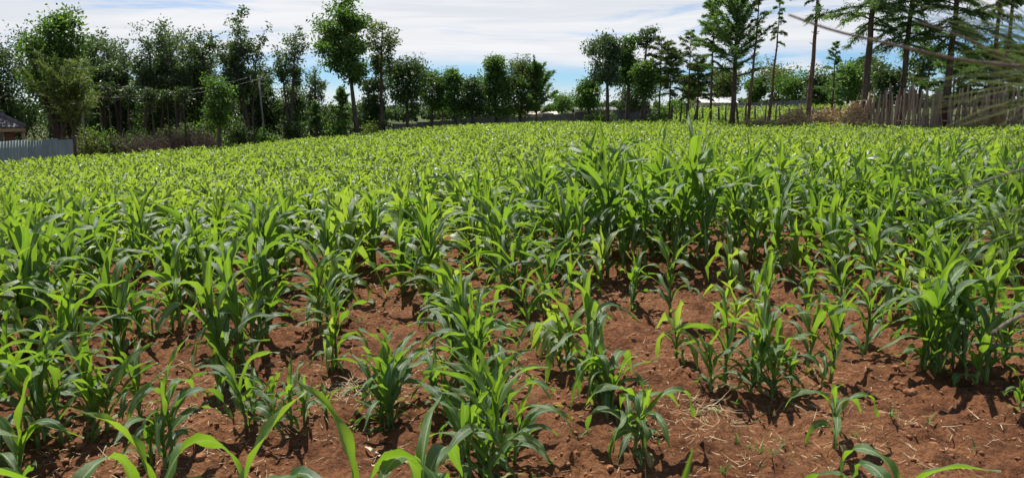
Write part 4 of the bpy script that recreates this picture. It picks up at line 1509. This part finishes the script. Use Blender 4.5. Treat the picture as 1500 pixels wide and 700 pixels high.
def far_belt():
    g = np.random.default_rng(404)
    b = Buf()
    C, T = [], []
    for i in range(420):
        y = g.uniform(92, 150)
        px = g.uniform(-500, 2000)
        x = x_at(px, y)
        z = tz(x, y)
        top = z_at(np.interp(px, [0, 300, 560, 700, 900, 1100, 1300, 1500], [138, 146, 155, 158, 150, 146, 140, 132]), y) - z
        H = top * g.uniform(0.6, 1.15)
        r = H * g.uniform(0.35, 0.6)
        n = 150
        u = unit(g.normal(0, 1, (n, 3))) * (g.random((n, 1)) ** 0.4)
        C.append(np.stack([x + u[:, 0] * r, y + u[:, 1] * r, z + np.maximum(0.1, H * 0.55 + u[:, 2] * H * 0.48)], -1))
        T.append(np.clip(g.uniform(0.1, 0.7) + g.normal(0, 0.15, n), 0, 1))
    C, T = np.concatenate(C), np.concatenate(T)
    leaf_quads(b, g, C, g.normal(0, 1, C.shape), 0.75, 0.5, T)
    o = obj('far_woodland', b.mesh('far_woodland', M['leaf_grey'], False))
    o['kind'] = 'stuff'
    tag(o, 'low belt of far off trees along the skyline behind the fences', 'woodland')


far_belt()

# --- trees beyond both edges of the picture, seen only from a step aside
broadleaf('dark leafy tree just beyond the left edge of the picture', -95, 39, 60, (-150, -40), 190, 310, 'leaf_dark', leaves=5000, airy=0.2, shape='round', group=GL)

# ------------------------------------------------------------------ fences
def sheet_fence(name, label, px0, y0, px1, y1, top0, top1, seed, mat, width=0.85, group=None, below=0.3):
    g = np.random.default_rng(seed)
    A = np.array([x_at(px0, y0), y0])
    B = np.array([x_at(px1, y1), y1])
    L = np.linalg.norm(B - A)
    n = max(2, int(round(L / width)))
    ang = math.atan2(B[1] - A[1], B[0] - A[0])
    root = thing(name, label, 'fence', (A[0], A[1], tz(A[0], A[1])), 0, group)
    base = np.array([A[0], A[1], tz(A[0], A[1])])
    dirv = (B - A) / L
    nor = np.array([-dirv[1], dirv[0]])
    for i in range(n):
        s0, s1 = L * i / n, L * (i + 1) / n + 0.04
        k = 29
        s = np.linspace(s0, s1, k)
        f = (s0 + s1) / 2 / L
        yy = y0 + (y1 - y0) * f
        zt = z_at(top0 + (top1 - top0) * f, yy) + g.normal(0, 0.035)
        P = A + dirv * s[:, None]
        zb = np.array([tz(p[0], p[1]) for p in P]) + 0.03
        off = 0.011 * np.sin(2 * math.pi * s / 0.152) + (0.006 if i % 2 else 0)
        Q = P + nor * off[:, None]
        skew = g.normal(0, 0.02)
        vt = np.concatenate([Q, (zt + skew * (s - s0))[:, None]], 1)
        vb = np.concatenate([Q, zb[:, None]], 1)
        v = np.concatenate([vb, vt]) - base
        v2 = v.copy()
        v2[:, :2] += nor * 0.004
        b = Buf()
        q = np.arange(k - 1)
        b.add(np.concatenate([v, v2]), np.concatenate([np.stack([q, q + 1, q + k + 1, q + k], -1), np.stack([q + 2 * k, q + 3 * k, q + 3 * k + 1, q + 2 * k + 1], -1),
                                                        np.stack([q + k, q + k + 1, q + 3 * k + 1, q + 3 * k], -1)]), None, g.random())
        obj('sheet', b.mesh('sheet', M[mat]), root)
    for i in range(0, n + 1, 2):
        p = A + dirv * (L * i / n) + nor * 0.09
        yy = y0 + (y1 - y0) * i / n
        zt = z_at(top0 + (top1 - top0) * i / n, yy)
        z = tz(p[0], p[1])
        b = Buf()
        tube(b, np.array([[p[0], p[1], z - 0.1], [p[0], p[1], zt - 0.05]]) - base, 0.04, 6, g.random())
        obj('post', b.mesh('post', M['post']), root)
    return root


sheet_fence('sheet_fence', 'pale green corrugated sheet fence at the left edge below the tiled roof', -70, 27.2, 100, 33, 209, 203, 1, 'sheet_green', 0.8)
sheet_fence('sheet_fence', 'brown grey sheet fence under the dark trees left of centre', 575, 51, 745, 53, 182, 169, 2, 'sheet_grey', 0.8, 'grey sheet fences behind the field')
sheet_fence('sheet_fence', 'brown grey sheet fence left of the low dark roof', 746, 54, 842, 55, 173, 165.5, 3, 'sheet_grey', 0.8, 'grey sheet fences behind the field')
sheet_fence('sheet_fence', 'lighter grey sheet fence behind the slender tree group', 843, 54, 948, 56, 164, 160, 4, 'sheet_grey', 0.9, 'grey sheet fences behind the field')
sheet_fence('sheet_fence', 'long grey sheet fence sloping up behind the far maize strip', 949, 57, 1185, 60, 159.5, 145.5, 5, 'sheet_grey', 0.9, 'grey sheet fences behind the field')


def stake_fence():
    g = np.random.default_rng(44)
    A = np.array([x_at(1257, 37.2), 37.2])
    B = np.array([x_at(1530, 34.0), 34.0])
    base = np.array([A[0], A[1], tz(A[0], A[1])])
    root = thing('stake_fence', 'rough fence of upright grey brown wooden stakes under the tall cypresses', 'fence', base)
    n = 96
    for i in range(n):
        f = (i + g.uniform(-0.3, 0.3)) / (n - 1)
        p = A + (B - A) * f
        z = tz(p[0], p[1])
        y = p[1]
        top = z_at(np.interp(f, [0, 0.08, 0.2, 0.45, 0.7, 1], [150, 139, 135, 139, 135, 132]) + g.normal(0, 6.0), y)
        h = top - z
        r = g.uniform(0.045, 0.082)
        lx, ly = g.normal(0, 0.085), g.normal(0, 0.04)
        o = g.normal(0, 0.05)
        k = np.linspace(0, 1, 5)
        P = np.stack([p[0] - base[0] + lx * h * k + g.normal(0, 0.012, 5), p[1] + o - base[1] + ly * h * k, z - base[2] - 0.05 + (h + 0.05) * k], -1)
        b = Buf()
        tube(b, P, r * (1 - 0.35 * k), 6, g.random())
        obj('stake', b.mesh('stake', M['stake']), root)
    for hh in (0.55, 1.45):
        b = Buf()
        k = np.linspace(0, 1, 25)
        P = A + (B - A) * k[:, None]
        tube(b, np.stack([P[:, 0] - base[0], P[:, 1] - base[1] + 0.09, np.array([tz(a, c) for a, c in P]) - base[2] + hh + 0.03 * np.sin(k * 20)], -1), 0.028, 5, 0.4)
        obj('rail', b.mesh('rail', M['stake']), root)


stake_fence()


def wire_fence():
    g = np.random.default_rng(45)
    A = np.array([x_at(985, 45.5), 45.5])
    B = np.array([x_at(1250, 38.4), 38.4])
    base = np.array([A[0], A[1], tz(A[0], A[1])])
    root = thing('wire_fence', 'wire fence on short dark crooked posts between the maize and the far strip', 'fence', base)
    tops = []
    n = 21
    for i in range(n):
        f = i / (n - 1) + g.normal(0, 0.008)
        p = A + (B - A) * f
        z = tz(p[0], p[1])
        h = 1.25 * g.uniform(0.85, 1.15)
        l = g.normal(0, 0.09)
        b = Buf()
        P = np.array([[p[0], p[1], z - 0.1], [p[0] + l * h * 0.5, p[1], z + h * 0.5], [p[0] + l * h, p[1], z + h]]) - base
        tube(b, P, np.array([0.06, 0.055, 0.05]) * g.uniform(0.7, 1.2), 6, g.random())
        obj('post', b.mesh('post', M['post']), root)
        tops.append(P)
    for hh in (0.35, 0.62, 0.88):
        b = Buf()
        tube(b, np.array([t[0] + (t[2] - t[0]) * hh for t in tops]), 0.004, 4, 0.4)
        obj('wire', b.mesh('wire', M['wire']), root)


wire_fence()

# ------------------------------------------------------------------ brush heaps
def brush_heap(label, px0, px1, y, top, seed, mat='brush', n=520):
    g = np.random.default_rng(seed)
    xa, xb = x_at(px0, y), x_at(px1, y)
    xc, rx = (xa + xb) / 2, (xb - xa) / 2
    z0 = tz(xc, y)
    H = z_at(top, y) - z0
    b = Buf()
    for i in range(n):
        u = g.uniform(-1, 1)
        w = g.uniform(-1, 1) * 0.8
        hh = H * max(0.05, (1 - u * u) ** 0.6 * (1 - w * w * 0.8)) * (0.85 + 0.5 * vnoise(np.array([u * 3 + seed]), np.array([w * 3]), seed)[0])
        c = np.array([xc + u * rx, y + w * min(rx, 1.2), z0 + hh * g.random() ** 0.5])
        d = unit(np.array([g.normal(0, 1), g.normal(0, 0.7), g.normal(-0.1, 0.45)]))
        L = g.uniform(0.2, 0.9)
        m = np.linspace(-0.5, 0.5, 4)[:, None]
        P = c + d * L * m + g.normal(0, 0.03, (4, 3))
        P[:, 2] = np.maximum(P[:, 2], z0 - 0.05)
        tube(b, P, np.array([0.014, 0.012, 0.009, 0.004]) * g.uniform(0.6, 1.7), 3, g.random(), False)
    m = int(n * 1.4)
    u = g.uniform(-1, 1, m)
    w = g.uniform(-0.8, 0.8, m)
    hh = H * np.maximum(0.05, (1 - u * u) ** 0.6 * (1 - w * w * 0.8)) * (0.75 + 0.9 * vnoise(u * 3 + seed, w * 3, seed))
    C = np.stack([xc + u * rx, y + w * min(rx, 1.2), z0 + hh * g.random(m) ** 0.4], -1)
    leaf_quads(b, g, C, g.normal(0, 1, (m, 3)), 0.16, 0.07, g.random(m))
    tag(obj('brush_heap', b.mesh('brush_heap', M[mat], False)), label, 'brush heap', 'heaps of cut dry brush')


brush_heap('low wide heap of brown cut brush left of the reddish bare trunk', 1142, 1192, 37.8, 152, 1)
brush_heap('pale heap of dry brush between the bare trunk and the tall tan heap', 1190, 1240, 38.2, 150, 2)
brush_heap('tall tan heap of dry brush against the thick dark trunk', 1236, 1266, 36.9, 146, 3)
brush_heap('low spill of brown brush in front of the tall tan heap', 1218, 1262, 36.2, 166, 4, n=300)
brush_heap('thin line of dry brush by the wire fence posts', 1085, 1140, 39.5, 168, 5, n=200)
brush_heap('orange brown dry brush heap before the stakes at the right', 1408, 1452, 34.0, 163, 6, n=300)
brush_heap('tall orange brown brush clump before the stakes near the right edge', 1456, 1470, 33.8, 146, 7, n=240)

# ------------------------------------------------------------------ houses and roofs
def tiled_house():
    y = 39.0
    xr = x_at(35, y)
    w, d = 7.0, 6.0
    ca, sa = math.cos(R(33)), math.sin(R(33))
    xc = xr - (w / 2 * ca + d / 2 * sa)           # the front right corner stands at the given spot
    yc = y - (w / 2 * sa - d / 2 * ca)
    z0 = tz(xc, yc)
    ze = z_at(187, y)                     # eave height
    zr = ze + 1.75
    root = thing('house', 'house with grey tiled hip roof behind the pale green fence', 'house', (xc, yc, z0), R(33))
    h = ze - z0
    b = Buf()
    box(b, (0, 0, h / 2 - 0.1), (w - 1.0, d - 1.0, h + 0.2))
    obj('wall', b.mesh('wall', M['brick'], False), root)
    # hip roof as stepped tile courses on the slopes
    b = Buf()
    n = 14
    hw, hd = w / 2, d / 2
    for i in range(n):
        t0, t1 = i / n, (i + 1) / n
        zA, zB = h + (zr - ze) * t0 + 0.05, h + (zr - ze) * t1 + 0.02
        ax, ay = hw - hd * 0.98 * t0, hd * (1 - 0.98 * t0)
        bx_, by_ = hw - hd * 0.98 * t1, hd * (1 - 0.98 * t1)
        for k in range(4):
            c = [((-ax, -ay), (ax, -ay), (bx_, -by_), (-bx_, -by_)), ((ax, -ay), (ax, ay), (bx_, by_), (bx_, -by_)),
                 ((ax, ay), (-ax, ay), (-bx_, by_), (bx_, by_)), ((-ax, ay), (-ax, -ay), (-bx_, -by_), (-bx_, by_))][k]
            p0, p1, p2, p3 = [np.array(q) for q in c]
            m = max(2, int(np.linalg.norm(p1 - p0) / 0.10))
            s = np.linspace(0, 1, m + 1)[:, None]
            lo = p0 + (p1 - p0) * s
            hi = p3 + (p2 - p3) * s
            wv = 0.022 * np.sin(np.arange(m + 1) * math.pi / 1.5)
            V = np.concatenate([np.concatenate([lo, (zA - 0.06 + wv)[:, None]], 1), np.concatenate([lo, (zA + wv)[:, None]], 1), np.concatenate([hi, (zB + wv)[:, None]], 1)])
            q = np.arange(m)
            o = m + 1
            b.add(V, np.concatenate([np.stack([q, q + 1, q + o + 1, q + o], -1), np.stack([q + o, q + o + 1, q + 2 * o + 1, q + 2 * o], -1)]), None, 0.3 + 0.4 * ((i * 7 + k) % 3) / 2)
    rf = obj('roof', b.mesh('roof', M['tile'], False), root)
    rb = Buf()
    for sx in (-1, 1):
        for sy in (-1, 1):
            tube(rb, [(sx * hw, sy * hd, h + 0.06), (sx * (hw - hd * 0.98), sy * 0.06, h + (zr - ze) + 0.05)], 0.09, 8, 0.6)
    obj('ridge', rb.mesh('ridge', M['tile']), rf)
    fb = Buf()
    for sy in (-1, 1):
        box(fb, (0, sy * (hd - 0.03), h - 0.12), (w - 0.1, 0.04, 0.16))
    for sx in (-1, 1):
        box(fb, (sx * (hw - 0.03), 0, h - 0.12), (0.04, d - 0.16, 0.16))
    obj('fascia', fb.mesh('fascia', M['timber'], False), root)
    for px_ in (2.0, 0.2):
        wb = Buf()
        box(wb, (px_, -(d - 1.0) / 2 - 0.02, h * 0.58), (1.1, 0.06, 1.0))
        wo = obj('window', wb.mesh('window', M['timber'], False), root)
        pb = Buf()
        box(pb, (px_, -(d - 1.0) / 2 - 0.055, h * 0.58), (0.96, 0.02, 0.86))
        obj('pane', pb.mesh('pane', M['glass'], False), wo)
    for px_ in (hw - 0.15, hw - 2.6):
        cb = Buf()
        tube(cb, [(px_, -hd + 0.15, 0), (px_, -hd + 0.15, h - 0.05)], 0.07, 8, 0.5)
        obj('porch_post', cb.mesh('porch_post', M['timber']), root)


tiled_house()


def shed(label, px0, px1, y, ridge_py, eave_py, roofmat, wallmat, depth=4.0):
    xa, xb = x_at(px0, y), x_at(px1, y)
    w = xb - xa
    xc = (xa + xb) / 2
    yc = y + depth / 2
    z0 = tz(xc, yc)
    ze, zr = z_at(eave_py, y) - z0, z_at(ridge_py, y + depth / 2) - z0
    root = thing('shed', label, 'shed', (xc, yc, z0), 0, 'low sheds behind the grey fences')
    b = Buf()
    box(b, (0, 0, ze / 2 - 0.2), (w - 0.4, depth - 0.4, ze + 0.35))
    obj('wall', b.mesh('wall', M[wallmat], False), root)
    b = Buf()
    k = max(8, int(w / 0.08))
    s = np.linspace(-w / 2, w / 2, k)
    wv = 0.012 * np.sin(np.arange(k) * math.pi / 2)
    V, Fq = [], []
    rowsv = [(-depth / 2, ze), (0, zr), (depth / 2, ze)]
    for yy, zz in rowsv:
        V.append(np.stack([s, np.full(k, yy), zz + wv], -1))
    for yy, zz in rowsv:
        V.append(np.stack([s, np.full(k, yy), zz + wv - 0.04], -1))
    q = np.arange(k - 1)
    for r in range(2):
        Fq.append(np.stack([q + r * k, q + 1 + r * k, q + 1 + (r + 1) * k, q + (r + 1) * k], -1))
        Fq.append(np.stack([q + (r + 3) * k, q + (r + 4) * k, q + 1 + (r + 4) * k, q + 1 + (r + 3) * k], -1))
    Fq.append(np.stack([q + 3 * k, q + 1 + 3 * k, q + 1, q], -1))
    b.add(np.concatenate(V), np.concatenate(Fq))
    obj('roof', b.mesh('roof', M[roofmat], False), root)


shed('pale sheet roofed shed behind the long sloping fence', 1028, 1082, 66, 143, 150.5, 'roof_pale', 'wall_cream')
shed('tan roofed shed right of the upswept cypress', 770, 818, 60, 163.5, 167.5, 'roof_tan', 'wall_cream')
shed('low dark roofed shed with cream wall behind the eucalyptus', 842, 905, 60, 157, 161, 'roof_dark', 'wall_cream', 3.0)

# ------------------------------------------------------------------ utility poles and wires
def pole(label, px, y, top_py, base_px=None):
    x = x_at(base_px if base_px else px, y)
    xt = x_at(px, y)
    z = tz(x, y)
    h = z_at(top_py, y) - z
    root = thing('utility_pole', label, 'utility pole', (x, y, z), 0, 'utility poles at the left')
    b = Buf()
    tube(b, [(0, 0, -0.1), ((xt - x) * 0.5, 0, h * 0.5), (xt - x, 0, h)], np.array([0.052, 0.046, 0.038]), 8, 0.1)
    obj('shaft', b.mesh('shaft', M['pole']), root)
    b = Buf()
    box(b, (xt - x, -0.09, h - 0.18), (0.8, 0.05, 0.06), 0.0)
    obj('crossarm', b.mesh('crossarm', M['pole'], False), root)
    for q in (-0.38, 0.38):
        b = Buf()
        tube(b, [(xt - x + q, -0.09, h - 0.14), (xt - x + q, -0.09, h - 0.02)], np.array([0.03, 0.025]), 8, 0.5)
        obj('insulator', b.mesh('insulator', M['wire']), root)
    return np.array([xt, y - 0.09, z + h - 0.03])


pa = pole('slim pale utility pole before the dark trees, right of the young tree', 381, 40.0, 112, 386)
pb_ = pole('utility pole half hidden among the trees at far left', 120, 37.5, 140)
for q, lab in ((-0.38, 'upper pale wire crossing before the left trees'), (0.38, 'lower pale wire crossing before the left trees')):
    b = Buf()
    t = np.linspace(0, 1, 25)
    P = pb_ + (pa - pb_) * t[:, None] + np.array([q, 0, 0])
    P[:, 2] -= 0.35 * 4 * t * (1 - t) * (1.0 if q < 0 else 1.25)
    tube(b, P, 0.0045, 4, 0.0)
    tag(obj('overhead_wire', b.mesh('overhead_wire', M['wire'])), lab, 'wire', 'overhead wires')

# ------------------------------------------------------------------ near plants, out of focus
def near_branch():
    """A whippy conifer sapling just right of the frame; its long twigs reach into view, blurred by the lens."""
    g = np.random.default_rng(66)
    ox, oy = 0.98, 1.05
    root = thing('overhanging_conifer', 'blurred feathery conifer twigs reaching in from the right edge', 'conifer', (ox, oy, tz(ox, oy)))
    base = np.array([ox, oy, tz(ox, oy)])
    b = Buf()
    tube(b, np.array([[0, 0, -0.05], [0.02, 0.01, 0.8], [0.03, 0.0, 1.5], [0.02, 0.02, 2.3]]), np.array([0.028, 0.024, 0.018, 0.008]), 8, 0.4)
    obj('trunk', b.mesh('trunk', M['twig']), root)

    def pt(px, py, y):
        d = ray(px, py)
        return d / d[1] * y + np.array([0, 0, EYE]) - base

    def curve(ctrl, n=18):
        P = np.array(ctrl)
        t = np.linspace(0, 1, len(P))
        q = np.linspace(0, 1, n)
        s = np.stack([np.interp(q, t, P[:, k]) for k in range(3)], -1)
        for _ in range(3):
            s[1:-1] = (s[:-2] + 2 * s[1:-1] + s[2:]) / 4
        return s
    # the main bare twig crossing the sky
    main = curve([(0.02, 0.0, 1.62), pt(1560, 105, 0.95), pt(1470, 95, 0.85), pt(1400, 88, 0.82), pt(1310, 66, 0.80), pt(1220, 46, 0.80), pt(1155, 22, 0.80)], 28)
    m = Buf()
    tube(m, main, np.linspace(0.0026, 0.0011, len(main)), 6, 0.6)
    second = curve([(0.02, 0.0, 1.66), pt(1530, 120, 1.0), pt(1440, 66, 0.9), pt(1385, 45, 0.9), pt(1340, 32, 0.9)], 20)
    tube(m, second, np.linspace(0.0018, 0.0007, len(second)), 6, 0.6)
    third = curve([(0.02, 0.0, 1.2), pt(1530, 455, 0.9), pt(1490, 462, 0.85), pt(1452, 488, 0.82)], 14)
    tube(m, third, np.linspace(0.0035, 0.0012, len(third)), 6, 0.9)
    fourth = curve([(0.02, 0.0, 1.45), pt(1540, 235, 0.95), pt(1450, 262, 0.88), pt(1345, 300, 0.85)], 18)
    tube(m, fourth, np.linspace(0.0018, 0.0006, len(fourth)), 6, 0.9)
    obj('twig', m.mesh('twig', M['twig']), root)
    nb = Buf()
    for i in range(62):
        y = g.uniform(0.72, 1.05)
        sx, sy = 1520 + g.uniform(0, 70), 110 + g.normal(0, 34)
        ang = g.normal(0.06, 0.26)
        L = g.uniform(60, 250) * (1.0 - 0.5 * min(1, abs(ang)))
        ex_, ey_ = sx - L * math.cos(ang), sy + L * math.sin(ang)
        c = curve([pt(sx, sy, y), pt((sx + ex_) / 2, (sy + ey_) / 2 + g.normal(-3, 5), y * 0.99), pt(ex_, ey_, y * 0.97)], 9)
        tube(nb, c, np.linspace(0.0011, 0.0003, 9) * g.uniform(0.4, 1.1), 4, g.random(), False)
    for i in range(34):                          # stray needles rising to the top edge and hanging lower
        y = g.uniform(0.75, 1.0)
        up = i < 14
        sx, sy = 1525 + g.uniform(0, 30), (g.uniform(40, 90) if up else g.uniform(190, 340))
        ex_, ey_ = sx - g.uniform(60, 190), sy + (-g.uniform(30, 90) if up else g.uniform(10, 60))
        c = curve([pt(sx, sy, y), pt((sx + ex_) / 2, (sy + ey_) / 2 + 4, y), pt(ex_, ey_, y)], 8)
        tube(nb, c, np.linspace(0.0007, 0.0003, 8), 4, g.random(), False)
    obj('needles', nb.mesh('needles', M['needle']), root)


near_branch()


def near_leaf():
    """The tall maize plant right below the camera whose blurred leaf tip shows at the bottom edge."""
    g = np.random.default_rng(5)
    x, y = 0.10, 0.78
    root = thing('maize_plant', 'tall maize plant right at the camera, one blurred leaf tip at the bottom edge', 'maize plant', (x, y, tz(x, y)), 0, GROUP)
    b = Buf()
    tube(b, [(0, 0, -0.02), (0.005, 0, 0.35), (0.0, 0, 0.72)], np.array([0.016, 0.014, 0.010]), 8, 0.3)
    obj('stalk', b.mesh('stalk', M['stalk']), root)
    for i in range(7):
        t = i / 6
        v, f, uv = leaf_arrays(g, 0.5, 0.06, R(50 + 12 * t), 2.0, 0.2, 0.4, 13, 4, 0.1)
        lb = Buf()
        lb.add(v, f, uv, 0.3 + 0.5 * t)
        obj('leaf', lb.mesh('leaf', M['maize']), root, (0, 0, 0.12 + 0.48 * t), (0, 0, math.pi * i + g.normal(0, 0.4) + 1.2))
    zt = z_at(668, y, 960) - tz(x, y)
    v, f, uv = leaf_arrays(g, (zt - 0.62) * 0.985, 0.05, R(84), 0.25, 0.2, 0.3, 13, 4, 0.06)
    lb = Buf()
    lb.add(v, f, uv, 0.9)
    obj('leaf', lb.mesh('leaf', M['maize']), root, (0, 0, 0.62), (0, 0, 0.5))


near_leaf()
